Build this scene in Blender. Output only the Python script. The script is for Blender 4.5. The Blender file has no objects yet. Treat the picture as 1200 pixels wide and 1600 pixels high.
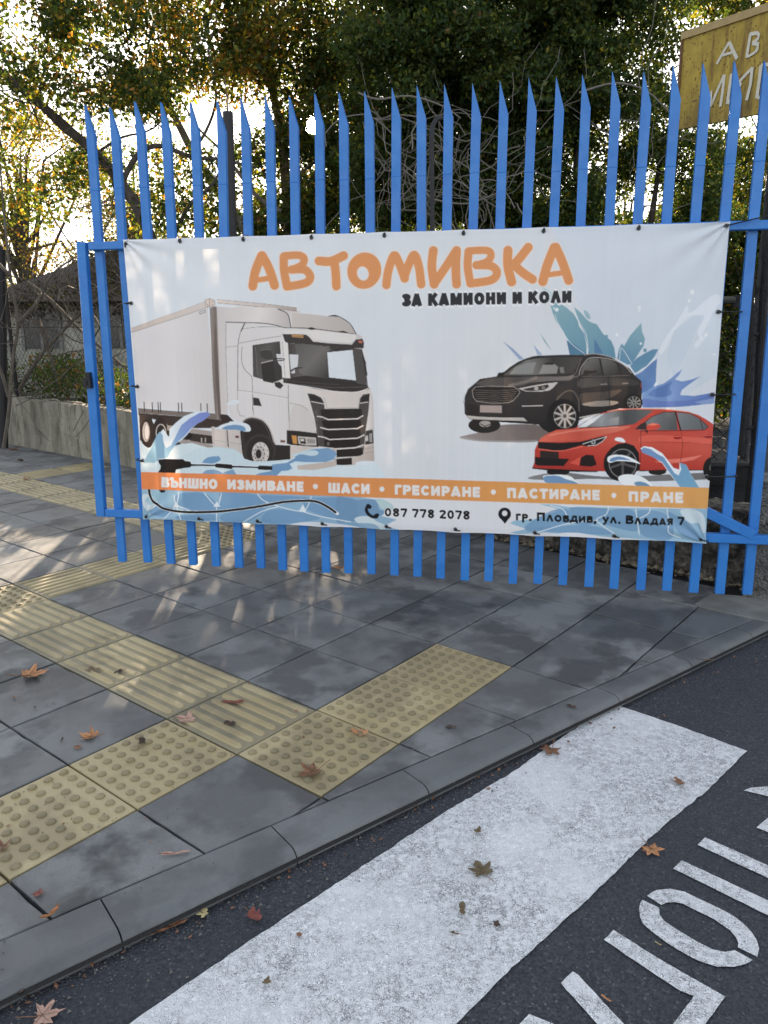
import bpy, math, random
import numpy as np
from mathutils import Vector, Matrix
random.seed(7)
RNG = np.random.default_rng(7)
R_ = math.radians
SC = bpy.context.scene
COL = SC.collection

# ------------------------------------------------------------------ camera
FPX, PITCH, ROLL, CAMH = 1222.36, 0.22177, -0.0057, 1.5      # focal length in pixels of a 1200x1600 frame
cp, sp = math.cos(PITCH), math.sin(PITCH)
CF = np.array([0, cp, -sp]); _u = np.array([0, sp, cp]); _r = np.array([1., 0, 0])
CR = math.cos(ROLL)*_r + math.sin(ROLL)*_u
CU = -math.sin(ROLL)*_r + math.cos(ROLL)*_u
CAM = np.array([0, 0, CAMH])
cd = bpy.data.cameras.new('camera'); co = bpy.data.objects.new('camera', cd); COL.objects.link(co)
SC.camera = co
m = Matrix.Identity(4)
for k in range(3):
    m[k][0] = CR[k]; m[k][1] = CU[k]; m[k][2] = -CF[k]; m[k][3] = CAM[k]
co.matrix_world = m
cd.sensor_fit = 'VERTICAL'; cd.sensor_height = 36.0; cd.sensor_width = 27.0
cd.lens = FPX/1600*36.0
cd.clip_start = 0.05; cd.clip_end = 400

# ------------------------------------------------------------------ sky, sun, exposure
SUN_EL, SUN_AZ = R_(13.5), R_(-4.6)
SUNV = np.array([math.sin(SUN_AZ)*math.cos(SUN_EL), math.cos(SUN_AZ)*math.cos(SUN_EL), math.sin(SUN_EL)])
w = bpy.data.worlds.new('World'); SC.world = w; w.use_nodes = True
nt = w.node_tree; nt.nodes.clear()
sky = nt.nodes.new('ShaderNodeTexSky'); sky.sky_type = 'NISHITA'; sky.sun_disc = False
sky.sun_elevation = SUN_EL; sky.sun_rotation = SUN_AZ
sky.altitude = 150; sky.air_density = 1.0; sky.dust_density = 2.0; sky.ozone_density = 1.0
bg = nt.nodes.new('ShaderNodeBackground'); bg.inputs[1].default_value = 0.15
out = nt.nodes.new('ShaderNodeOutputWorld')
tc = nt.nodes.new('ShaderNodeTexCoord')
dot = nt.nodes.new('ShaderNodeVectorMath'); dot.operation = 'DOT_PRODUCT'; dot.inputs[1].default_value = SUNV.tolist()
mr = nt.nodes.new('ShaderNodeMapRange'); mr.interpolation_type = 'SMOOTHSTEP'
mr.inputs[1].default_value = math.cos(R_(1.05)); mr.inputs[2].default_value = math.cos(R_(0.30))
mr.inputs[3].default_value = 0; mr.inputs[4].default_value = 260
add = nt.nodes.new('ShaderNodeMixRGB'); add.blend_type = 'ADD'; add.inputs[0].default_value = 1
nt.links.new(tc.outputs['Generated'], dot.inputs[0]); nt.links.new(dot.outputs['Value'], mr.inputs[0])
bw = nt.nodes.new('ShaderNodeRGBToBW'); veil = nt.nodes.new('ShaderNodeMixRGB'); veil.inputs[0].default_value = .74   # thin white cloud veil
tint = nt.nodes.new('ShaderNodeMixRGB'); tint.blend_type = 'MULTIPLY'; tint.inputs[0].default_value = 1; tint.inputs[2].default_value = (1.0, 1.0, 1.03, 1)
nt.links.new(sky.outputs[0], bw.inputs[0]); nt.links.new(bw.outputs[0], tint.inputs[1]); nt.links.new(sky.outputs[0], veil.inputs[1]); nt.links.new(tint.outputs[0], veil.inputs[2])
dv = nt.nodes.new('ShaderNodeMath'); dv.operation = 'MULTIPLY_ADD'; dv.inputs[1].default_value = 1/7.0; dv.inputs[2].default_value = 1.0
rc = nt.nodes.new('ShaderNodeMath'); rc.operation = 'DIVIDE'; rc.inputs[0].default_value = 1.0
cmp_ = nt.nodes.new('ShaderNodeVectorMath'); cmp_.operation = 'SCALE'          # the cloud veil evens out the glare round the sun
nt.links.new(bw.outputs[0], dv.inputs[0]); nt.links.new(dv.outputs[0], rc.inputs[1]); nt.links.new(veil.outputs[0], cmp_.inputs[0]); nt.links.new(rc.outputs[0], cmp_.inputs['Scale'])
nt.links.new(cmp_.outputs[0], add.inputs[1]); nt.links.new(mr.outputs[0], add.inputs[2])
nt.links.new(add.outputs[0], bg.inputs[0]); nt.links.new(bg.outputs[0], out.inputs[0])
sl = bpy.data.lights.new('sun', 'SUN'); so = bpy.data.objects.new('sun', sl); COL.objects.link(so)
sl.energy = 3.2; sl.angle = R_(0.53); sl.color = (1.0, 0.80, 0.58)
so.rotation_euler = Vector((-SUNV[0], -SUNV[1], -SUNV[2])).to_track_quat('-Z', 'Y').to_euler()
vs = SC.view_settings
SC.display_settings.display_device = 'sRGB'
vs.view_transform = 'Standard'; vs.look = 'None'; vs.gamma = 1; vs.use_curve_mapping = False
vs.exposure = 2.52

# ------------------------------------------------------------------ the ground: a gentle ramp rising away from the road
GX, GY = 0.00213, 0.02302
YF = 14.0
def gz(x, y): return GX*x + GY*np.minimum(y, YF)
GN = np.array([-GX, -GY, 1.]); GN /= np.linalg.norm(GN)
def ray(px, py):
    d = CF*FPX + CR*(px-600) - CU*(py-800)
    return d/np.linalg.norm(d)
def G(px, py, dz=0.0):                       # measured point of the photo -> point of the ramp
    d = ray(px, py); n = np.array([-GX, -GY, 1.])
    return CAM + (-(CAM@n-dz)/(d@n))*d
def W(px, py, Y):                            # measured point at a known depth
    d = ray(px, py); return CAM + d*(Y/d[1])
def project(P):
    P = np.asarray(P, float); d = P-CAM; z = d@CF
    return np.stack([600+FPX*(d@CR)/z, 800-FPX*(d@CU)/z], -1)
TH, TS = 0.89101, 0.40877
A3 = np.array([math.cos(TH), math.sin(TH), 0]); A3[2] = GX*A3[0]+GY*A3[1]; A3 /= np.linalg.norm(A3)
B3 = -np.cross(GN, A3)
O3 = np.array([-0.26902, 2.83567, GX*-0.26902+GY*2.83567])
def cell(i, j): return O3 + TS*(i*A3+j*B3)
def toij(p): q = np.asarray(p)-O3; return np.array([(q@A3)/TS, (q@B3)/TS])

# ------------------------------------------------------------------ helpers
def lin(c): return tuple(((v/255)/12.92 if v/255 <= 0.04045 else ((v/255+0.055)/1.055)**2.4) for v in c)
class NT:
    def __init__(s, name):
        s.m = bpy.data.materials.new(name); s.m.use_nodes = True; s.t = s.m.node_tree
        s.b = s.t.nodes['Principled BSDF']
    def n(s, typ, **kw):
        nd = s.t.nodes.new(typ)
        for k, v in kw.items():
            if isinstance(k, str) and k.startswith('i_'): nd.inputs[int(k[2:])].default_value = v
            else: setattr(nd, k, v)
        return nd
    def l(s, a, b): s.t.links.new(a, b)
    def pos(s):
        g = s.n('ShaderNodeNewGeometry'); return g.outputs['Position']
    def noise(s, vec, scale, detail=4, rough=0.55):
        nd = s.n('ShaderNodeTexNoise'); nd.inputs['Scale'].default_value = scale
        nd.inputs['Detail'].default_value = detail; nd.inputs['Roughness'].default_value = rough
        s.l(vec, nd.inputs['Vector']); return nd.outputs['Fac']
    def voro(s, vec, scale, feature='F1', out='Distance'):
        nd = s.n('ShaderNodeTexVoronoi'); nd.feature = feature; nd.inputs['Scale'].default_value = scale
        s.l(vec, nd.inputs['Vector']); return nd.outputs[out]
    def rng(s, v, a, b, c=0, d=1):
        nd = s.n('ShaderNodeMapRange'); nd.inputs[1].default_value = a; nd.inputs[2].default_value = b
        nd.inputs[3].default_value = c; nd.inputs[4].default_value = d; s.l(v, nd.inputs[0]); return nd.outputs[0]
    def mix(s, f, a, b, mode='MIX'):
        nd = s.n('ShaderNodeMixRGB', blend_type=mode)
        if isinstance(f, (int, float)): nd.inputs[0].default_value = f
        else: s.l(f, nd.inputs[0])
        for k, v in ((1, a), (2, b)):
            if isinstance(v, tuple): nd.inputs[k].default_value = (*v[:3], 1)
            else: s.l(v, nd.inputs[k])
        return nd.outputs[0]
    def math(s, op, a, b=0.0):
        nd = s.n('ShaderNodeMath', operation=op)
        for k, v in ((0, a), (1, b)):
            if isinstance(v, (int, float)): nd.inputs[k].default_value = v
            else: s.l(v, nd.inputs[k])
        return nd.outputs[0]
    def bump(s, h, dist, strength=1.0):
        nd = s.n('ShaderNodeBump'); nd.inputs['Strength'].default_value = strength
        nd.inputs['Distance'].default_value = dist; s.l(h, nd.inputs['Height']); s.l(nd.outputs[0], s.b.inputs['Normal'])
        return nd
    def col(s, c):
        if isinstance(c, tuple): s.b.inputs['Base Color'].default_value = (*c[:3], 1)
        else: s.l(c, s.b.inputs['Base Color'])
    def rough(s, r):
        if isinstance(r, (int, float)): s.b.inputs['Roughness'].default_value = r
        else: s.l(r, s.b.inputs['Roughness'])
    def spec(s, v): s.b.inputs['Specular IOR Level'].default_value = v

def mat_simple(name, c, r=0.6, var=0.25, scale=20, bump=0.0, metallic=0.0, spec=0.4):
    k = NT(name); p = k.pos(); n = k.noise(p, scale, 5)
    k.col(k.mix(n, tuple(v*(1-var) for v in c), tuple(min(1, v*(1+var)) for v in c)))
    k.rough(r); k.spec(spec); k.b.inputs['Metallic'].default_value = metallic
    if bump: k.bump(k.noise(p, scale*4, 4), bump)
    return k.m

class MB:
    def __init__(s): s.v = []; s.f = []; s.c = None
    def add(s, vs_, fs):
        o = len(s.v); s.v += [tuple(map(float, v)) for v in vs_]; s.f += [tuple(i+o for i in f) for f in fs]; return s
    def box8(s, p):          # p: 8 corners, bottom 4 ccw then top 4
        return s.add(p, [(3, 2, 1, 0), (4, 5, 6, 7), (0, 1, 5, 4), (1, 2, 6, 5), (2, 3, 7, 6), (3, 0, 4, 7)])
    def box(s, c, h, ax=None):
        c = np.asarray(c, float); ax = np.eye(3) if ax is None else np.asarray(ax)
        P = []
        for z in (-1, 1):
            for x, y in ((-1, -1), (1, -1), (1, 1), (-1, 1)):
                P.append(c + ax[0]*x*h[0]+ax[1]*y*h[1]+ax[2]*z*h[2])
        return s.box8(P)
    def tube(s, pts, rad, n=8, cap=True, jit=0.0):
        pts = [np.asarray(p, float) for p in pts]
        if not hasattr(rad, '__len__'): rad = [rad]*len(pts)
        o = len(s.v); ref = None
        for k, p in enumerate(pts):
            t = pts[min(k+1, len(pts)-1)]-pts[max(k-1, 0)]; t = t/(np.linalg.norm(t)+1e-9)
            if ref is None: ref = np.array([0, 0, 1.]) if abs(t[2]) < .9 else np.array([1., 0, 0])
            u = np.cross(t, ref); u /= np.linalg.norm(u); v = np.cross(t, u); ref = np.cross(u, t)
            for q in range(n):
                a = 2*math.pi*q/n; r = rad[k]*(1+jit*random.uniform(-1, 1))
                s.v.append(tuple(p+r*(math.cos(a)*u+math.sin(a)*v)))
        for k in range(len(pts)-1):
            for q in range(n):
                q2 = (q+1) % n
                s.f.append((o+k*n+q, o+k*n+q2, o+(k+1)*n+q2, o+(k+1)*n+q))
        if cap:
            s.f.append(tuple(o+q for q in range(n))[::-1]); s.f.append(tuple(o+(len(pts)-1)*n+q for q in range(n)))
        return s
    def prism(s, poly, nrm, depth):      # poly: 3d points; extruded by nrm*depth
        n = len(poly); q = [np.asarray(p)+np.asarray(nrm)*depth for p in poly]
        return s.add(list(poly)+q, [tuple(range(n))[::-1], tuple(range(n, 2*n))]+[(k, (k+1) % n, n+(k+1) % n, n+k) for k in range(n)])
    def build(s, name, mat, parent=None, smooth=False, origin=None):
        me = bpy.data.meshes.new(name)
        V = np.array(s.v); wp = np.array(parent['_w']) if parent is not None and '_w' in parent else np.zeros(3)
        if origin is None: origin = (V.min(0)+V.max(0))/2
        origin = np.asarray(origin, float)
        me.from_pydata((V-origin).tolist(), [], s.f)
        if s.c is not None:
            at = me.color_attributes.new('Col', 'FLOAT_COLOR', 'POINT')
            at.data.foreach_set('color', np.asarray(s.c, np.float32).ravel())
        me.update()
        if smooth: me.polygons.foreach_set('use_smooth', [True]*len(me.polygons))
        o = bpy.data.objects.new(name, me); COL.objects.link(o); o.location = (origin-wp).tolist()
        if parent is not None: o.parent = parent
        if isinstance(mat, (list, tuple)):
            for q in mat: me.materials.append(q)
        else: me.materials.append(mat)
        o['_w'] = origin.tolist()
        return o
def tag(o, label=None, cat=None, group=None, kind=None):
    for k, v in (('label', label), ('category', cat), ('group', group), ('kind', kind)):
        if v: o[k] = v
    return o
def empty(name, loc, label=None, cat=None, group=None, kind=None):
    o = bpy.data.objects.new(name, None); COL.objects.link(o); o.location = list(map(float, loc)); o['_w'] = list(map(float, loc))
    o.empty_display_size = 0.1
    return tag(o, label, cat, group, kind)
def mesh_np(name, V, F, mat, parent=None, col=None, origin=None, smooth=False):   # fast: F (n,k)
    V = np.asarray(V, np.float64); F = np.asarray(F, np.int32); k = F.shape[1]
    origin = V.mean(0) if origin is None else np.asarray(origin)
    wp = np.array(parent['_w']) if parent is not None and '_w' in parent else np.zeros(3)
    me = bpy.data.meshes.new(name)
    me.vertices.add(len(V)); me.vertices.foreach_set('co', (V-origin).astype(np.float32).ravel())
    me.loops.add(F.size); me.loops.foreach_set('vertex_index', F.ravel())
    me.polygons.add(len(F)); me.polygons.foreach_set('loop_start', np.arange(0, F.size, k, dtype=np.int32))
    me.polygons.foreach_set('loop_total', np.full(len(F), k, np.int32))
    if smooth: me.polygons.foreach_set('use_smooth', np.ones(len(F), bool))
    me.update(calc_edges=True)
    if col is not None:
        at = me.color_attributes.new('Col', 'FLOAT_COLOR', 'POINT')
        c = np.ones((len(V), 4), np.float32); c[:, :3] = col; at.data.foreach_set('color', c.ravel())
    me.materials.append(mat)
    o = bpy.data.objects.new(name, me); COL.objects.link(o); o.location = (origin-wp).tolist(); o['_w'] = list(map(float, origin))
    if parent is not None: o.parent = parent
    return o
# ------------------------------------------------------------------ materials of the ground
def slab_mat(name, base, light, dark, yellow=False):
    k = NT(name); p = k.pos()
    oi = k.n('ShaderNodeObjectInfo').outputs['Random']
    big = k.noise(p, 3.2, 5, 0.62); mid = k.noise(p, 11, 5, .6); fine = k.noise(p, 260, 3, .6)
    c = k.mix(k.rng(big, .44, .58), base, light)
    c = k.mix(k.math('MULTIPLY', k.rng(k.noise(p, 4.1, 4, .55), .48, .59), 0.9), c, dark)
    c = k.mix(k.rng(fine, .25, .75, 0, .55), c, tuple(v*.62 for v in base))
    sp_ = k.rng(k.voro(p, 95), .0, .16, 1, 0)
    c = k.mix(k.math('MULTIPLY', sp_, k.rng(k.noise(p, 19, 2), .58, .66, 0, .75)), c, tuple(v*.35 for v in base))
    c = k.mix(k.rng(oi, 0, 1, 0, .30), c, light)
    oi2 = k.math('FRACT', k.math('MULTIPLY', oi, 7.31))
    c = k.mix(k.rng(oi2, 0, 1, 0, .34), c, dark)
    k.col(c); k.rough(k.rng(big, .35, .65, .42, .72)); k.spec(.5)
    k.bump(k.math('ADD', k.math('MULTIPLY', fine, .6), k.math('MULTIPLY', mid, .8)), .0022, .8)
    return k.m
M_SLAB = slab_mat('slate_grey_concrete', (.112, .117, .117), (.245, .250, .245), (.034, .036, .037))
M_KERB = slab_mat('kerb_concrete', (.122, .126, .127), (.170, .174, .174), (.070, .073, .075))
M_TILE = slab_mat('yellow_concrete', (.425, .335, .165), (.51, .43, .25), (.25, .205, .115))
M_STUD_SHADE = slab_mat('shade_toned_studs', (.250, .203, .100), (.33, .27, .15), (.15, .125, .07))  # studs coloured darker than the tile, standing in for shading on their relief
M_GROOVE = slab_mat('dirty_grooves', (.275, .238, .145), (.36, .31, .19), (.16, .145, .10))
M_PALE = slab_mat('pale_concrete', (.22, .225, .215), (.30, .30, .28), (.13, .13, .12))
M_BED = mat_simple('joint_dirt', (.018, .018, .017), .95, .5, 60, .003)

def asphalt():
    k = NT('asphalt'); p = k.pos()
    v = k.voro(p, 170, out='Color'); f = k.noise(p, 300, 3, .7); big = k.noise(p, 1.6, 4)
    sep = k.n('ShaderNodeSeparateColor'); k.l(v, sep.inputs[0])
    c = k.mix(sep.outputs[0], (.022, .025, .032), (.062, .068, .080))
    c = k.mix(k.rng(sep.outputs[1], .93, 1.0, 0, .7), c, (.17, .18, .19))
    c = k.mix(k.rng(big, .35, .65, 0, .45), c, (.03, .033, .041))
    k.col(c); k.rough(.78); k.spec(.35)
    k.bump(k.math('ADD', k.voro(p, 170), k.math('MULTIPLY', f, .5)), .005, .9)
    return k.m
M_ROAD = asphalt()
def paint(name, cover):
    # worn thermoplastic: pebbly white with dark cracks and chips where the asphalt shows
    k = NT(name); p = k.pos()
    warp = k.n('ShaderNodeVectorMath', operation='ADD')
    nz = k.n('ShaderNodeTexNoise'); nz.inputs['Scale'].default_value = 38; nz.inputs['Detail'].default_value = 2
    k.l(p, nz.inputs['Vector'])
    sc = k.n('ShaderNodeVectorMath', operation='SCALE'); sc.inputs['Scale'].default_value = .030
    k.l(nz.outputs['Color'], sc.inputs[0]); k.l(p, warp.inputs[0]); k.l(sc.outputs[0], warp.inputs[1]); q = warp.outputs[0]
    area = k.noise(p, 3.1, 5, .6)
    e = k.voro(q, 185, 'DISTANCE_TO_EDGE'); e2 = k.voro(q, 90, 'DISTANCE_TO_EDGE')
    on = k.rng(k.noise(p, 60, 4, .7), .42, .55)
    th = k.rng(area, .38, .70, .015, .14)
    crack = k.math('MULTIPLY', k.math('LESS_THAN', e, th), on)
    c2 = k.math('MULTIPLY', k.math('LESS_THAN', e2, k.math('MULTIPLY', th, .55)), k.rng(k.noise(p, 22, 3), .50, .60))
    chip = k.math('GREATER_THAN', k.noise(p, 90, 4, .75), cover)
    msk = k.math('MAXIMUM', k.math('MAXIMUM', crack, c2), chip)
    tone = k.mix(k.noise(p, 7, 5), (.76, .775, .785), (.88, .885, .89))
    tone = k.mix(k.rng(k.noise(p, 1.7, 4, .6), .45, .7, 0, .3), tone, (.60, .62, .63))
    k.col(k.mix(k.math('MULTIPLY', msk, .72), tone, (.055, .06, .068))); k.rough(.62); k.spec(.3)
    h = k.math('SUBTRACT', k.rng(e, 0, .3), k.math('MULTIPLY', msk, .8)); k.bump(h, .004, .7)
    return k.m
M_PAINT = paint('worn_white_road_paint', .675)
M_PAINT2 = paint('thin_white_road_paint', .625)

# ------------------------------------------------------------------ ground sheets
ROADZ = -0.042
KI0, KI1 = G(0, 1470), G(1180, 967)                 # inner kerb line
kdir = (KI1-KI0); kdir /= np.linalg.norm(kdir)
KO0, KO1 = G(0, 1560), G(1200, 983)                 # outer kerb line
odir = (KO1-KO0); odir /= np.linalg.norm(odir)
def sheet(name, x0, x1, y0, y1, n, dz, mat, **kw):
    b = MB(); xs = np.linspace(x0, x1, n); ys = sorted(set(list(np.linspace(y0, y1, n))+[YF]))
    V = [(x, y, gz(x, y)+dz) for y in ys for x in xs]
    F = [(r*n+c, r*n+c+1, (r+1)*n+c+1, (r+1)*n+c) for r in range(len(ys)-1) for c in range(n-1)]
    b.add(V, F); return tag(b.build(name, mat), kind='structure', **kw)
M_YARD = mat_simple('yard_ground', (.030, .032, .035), .9, .6, 9, .01)
sheet('ground', -160, 160, -30, 170, 12, -0.095, M_YARD)
# road: everything on the road side of the outer kerb line
b = MB(); pr = []
nr = np.array([odir[1], -odir[0]])
base = KO0 + (odir)*-14
L = [KO0 - odir*14, KO0, KO1, KO1 + odir*16]
V = []
for q in L:
    for t in (-.03, .6, 2, 6, 18):
        x, y = q[0]+nr[0]*t, q[1]+nr[1]*t; V.append((x, y, GX*x+GY*y+ROADZ))
F = [(r*5+c, (r+1)*5+c, (r+1)*5+c+1, r*5+c+1)[::-1] for r in range(3) for c in range(4)]
b.add(V, F); road = tag(b.build('road', M_ROAD), kind='structure')

def sheet_poly(name, px, dz, mat, parent=None, jag=0.0):
    """a painted marking traced in the photograph, laid on the road as a sheet; concave outlines are fine"""
    pts = [G(x, y, ROADZ+dz) for x, y in px]
    if jag:
        o = []
        for k in range(len(pts)):
            a, c = pts[k], pts[(k+1) % len(pts)]; n = max(1, int(np.linalg.norm(c-a)/.02)); d = (c-a)/n
            nn = np.cross(GN, (c-a)/np.linalg.norm(c-a))
            for q in range(n): o.append(a+d*q+nn*random.gauss(0, jag))
        pts = o
    b = MB(); b.add(pts, [tuple(range(len(pts)))]); o = b.build(name, mat, parent)
    return o

# ------------------------------------------------------------------ paving: slabs and tactile tiles, each one its own piece
GAP = 0.0038
pav = empty('pavement', (0, 0, 0), kind='structure')
bb = MB()
bx = [KI0-kdir*9, KI1+kdir*1.2]
farn = np.array([-kdir[1], kdir[0], 0])
q0, q1 = bx[0], bx[1]; q2, q3 = q1+farn*0.0+A3*0, None
def onp(x, y, dz=0): return (x, y, GX*x+GY*y+dz)
bed = [onp(*(KO0-odir*14)[:2], -.022), onp(*(KO1+odir*.4)[:2], -.022), onp(4.5, 6.5, -.022), onp(-2, 13.9, -.022), onp(-14, 13.9, -.022)]
bb.add(bed, [(0, 1, 2, 3, 4)]); bb.build('joint_bed', M_BED, pav)

def frame_obj(me, name, o, dz=0, tilt=0.0):
    ob = bpy.data.objects.new(name, me); COL.objects.link(ob)
    ax, ay, az = A3, np.cross(GN, A3), GN
    if tilt:
        az = az + ax*random.gauss(0, tilt)+ay*random.gauss(0, tilt); az /= np.linalg.norm(az)
        ax = ax-az*(ax@az); ax /= np.linalg.norm(ax); ay = np.cross(az, ax)
    mm = Matrix.Identity(4)
    for k in range(3):
        mm[k][0] = ax[k]; mm[k][1] = ay[k]; mm[k][2] = az[k]; mm[k][3] = o[k]+GN[k]*dz
    ob.matrix_world = mm; ob.parent = pav
    return ob
def slab_mesh(name, poly, mat, chip=0.003, rag=False):
    """poly: 2-D outline (local metres, counter clockwise); bevelled top arris"""
    if rag:                      # edges are never quite straight: small chips and wander
        q_ = []
        for k in range(len(poly)):
            a, c = poly[k], poly[(k+1) % len(poly)]; L = np.linalg.norm(c-a); m_ = max(1, int(L/.045)); nn = np.array([-(c-a)[1], (c-a)[0]])/max(L, 1e-6)
            for t in range(m_):
                d = 0 if t == 0 else abs(random.gauss(0, .0009))+(random.uniform(.002, .005) if random.random() < .05 else 0)
                q_.append(a+(c-a)*t/m_+nn*d)
        poly = q_
    c = sum(poly)/len(poly); n = len(poly)
    ins = []
    for k in range(n):
        p0, p1, p2 = poly[k-1], poly[k], poly[(k+1) % n]
        e1 = (p1-p0)/np.linalg.norm(p1-p0); e2 = (p2-p1)/np.linalg.norm(p2-p1)
        n1 = np.array([-e1[1], e1[0]]); n2 = np.array([-e2[1], e2[0]])
        bis = (n1+n2); bis /= max(.4, np.linalg.norm(bis)**2/2) if np.linalg.norm(bis) > 1e-6 else 1
        ins.append(p1+bis*chip)
    b = MB()
    V = [(p[0], p[1], 0) for p in ins]+[(p[0], p[1], -chip) for p in poly]+[(p[0], p[1], -.03) for p in poly]
    F = [tuple(range(n))]
    for k in range(n):
        k2 = (k+1) % n
        F += [(k, n+k, n+k2, k2), (n+k, 2*n+k, 2*n+k2, n+k2)]
    me = bpy.data.meshes.new(name); me.from_pydata(V, [], F); me.materials.append(mat); me.update()
    return me, V, F
H = TS/2-GAP
sq = [np.array(v) for v in ((-H, -H), (H, -H), (H, H), (-H, H))]
me_slabs = [slab_mesh('slab', sq, M_SLAB, rag=True)[0] for _ in range(9)]
def extend_mesh(mat, kind):
    _, V, F = slab_mesh('tmp', sq, mat); V = list(V); F = list(F); nf0 = len(F)
    def addp(vs_, fs):
        o = len(V); V.extend(vs_); F.extend([tuple(i+o for i in f) for f in fs])
    if kind == 'dome':
        for i in range(7):
            for j in range(7):
                x = (i-3)*TS/7.35; y = (j-3)*TS/7.35
                rings = [(.0158, 0.0002), (.0146, .0052), (.0100, .0084)]
                vs_ = [(x+r*math.cos(a*math.pi/5), y+r*math.sin(a*math.pi/5), z) for r, z in rings for a in range(10)]+[(x, y, .0092)]
                fs = []
                for r in range(2):
                    for a in range(10): fs.append((r*10+a, r*10+(a+1) % 10, (r+1)*10+(a+1) % 10, (r+1)*10+a))
                for a in range(10): fs.append((20+a, 20+(a+1) % 10, 30))
                addp(vs_, fs)
    else:                       # ridges along local x (rotated later)
        for j in range(7):
            y = (j-3)*TS/7.35; Lh = H-.016
            prof = [(.0150, .0002), (.0108, .0068)]
            vs_ = []
            for r, z in prof:
                for s_, (a0, a1) in ((1, (-90, 90)), (-1, (90, 270))):
                    for q in range(5):
                        a = R_(a0+(a1-a0)*q/4); vs_.append((s_*(Lh-.015)+r*math.cos(a), y+r*math.sin(a), z))
            fs = [(a, (a+1) % 10, 10+(a+1) % 10, 10+a) for a in range(10)]+[tuple(range(10, 20))]
            addp(vs_, fs)
    me = bpy.data.meshes.new('tactile_tile'); me.from_pydata(V, [], F); me.materials.append(mat if kind == 'dome' else M_GROOVE); me.materials.append(M_STUD_SHADE if kind == 'dome' else mat); me.update()
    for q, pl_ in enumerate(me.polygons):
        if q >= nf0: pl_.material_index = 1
    return me
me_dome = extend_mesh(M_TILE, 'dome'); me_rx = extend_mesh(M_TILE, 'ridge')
me_ry = me_rx.copy(); me_ry.transform(Matrix.Rotation(math.pi/2, 4, 'Z'))

kinds = {}
for i in (-1, 0, 1): kinds[(i, 0)] = 'd'
for i in range(-12, -1): kinds[(i, -1)] = 'd'
for j in (-1, -2, -3, -4, -5): kinds[(-1, j)] = 'y'
kinds[(-1, -6)] = 'd'
for i in (0, 1, 2): kinds[(i, -6)] = 'x'
kinds[(3, -6)] = 'd'
for j in range(-20, -6): kinds[(3, j)] = 'y'
kinds[(4, -14)] = 'x'; kinds[(5, -14)] = 'x'
for j in range(-16, -6): kinds[(-1, j)] = None
for i in range(-10, -1): kinds[(i, -6)] = 'x'

def clip(poly, p0, nrm):
    o = []
    for k in range(len(poly)):
        a, c = poly[k], poly[(k+1) % len(poly)]; da, dc = (a-p0)@nrm, (c-p0)@nrm
        if da >= 0: o.append(a)
        if (da >= 0) != (dc >= 0): o.append(a+(c-a)*(da/(da-dc)))
    return o
def area(p): return .5*sum(p[k-1][0]*p[k][1]-p[k][0]*p[k-1][1] for k in range(len(p)))
AY = np.cross(GN, A3)
def loc2(p, o): return np.array([(p-o)@A3, (p-o)@AY])
WALL_I = 6.28
for i in range(-10, 7):
    for j in range(-24, 7):
        o = cell(i+.5, j+.5)
        if o[0] < -9 or o[1] > 13.6: continue
        if (o-KI0)@np.cross(GN, kdir) < -.32: continue
        kd = kinds.get((i, j))
        p0 = loc2(KI0+np.cross(GN, kdir)*.005, o); kd2 = np.array([kdir@A3, kdir@AY]); nr2 = np.array([-kd2[1], kd2[0]])
        poly = clip([v.copy() for v in sq], p0, nr2)
        # the paving stops against the foot of the walls
        stop = WALL_I if j < -3 else 6.28-(j+3)*.085
        poly = clip(poly, np.array([(stop-i-.5)*TS, 0]), np.array([-1., 0])) if len(poly) > 2 else poly
        if i >= 5 and j >= 2: continue
        if len(poly) < 3 or area(poly) < .0012: continue
        full = len(poly) == 4 and area(poly) > (2*H)**2*.999
        if full:
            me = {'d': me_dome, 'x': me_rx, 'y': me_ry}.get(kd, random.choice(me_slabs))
            nm = 'tactile_tile' if kd else 'paving_slab'
        else:
            me = slab_mesh('slab', poly, M_TILE if kd else M_SLAB, rag=True)[0]; nm = 'tactile_tile' if kd else 'paving_slab'
        frame_obj(me, nm, o, random.uniform(-.0020, .0012), .0028)
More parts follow.
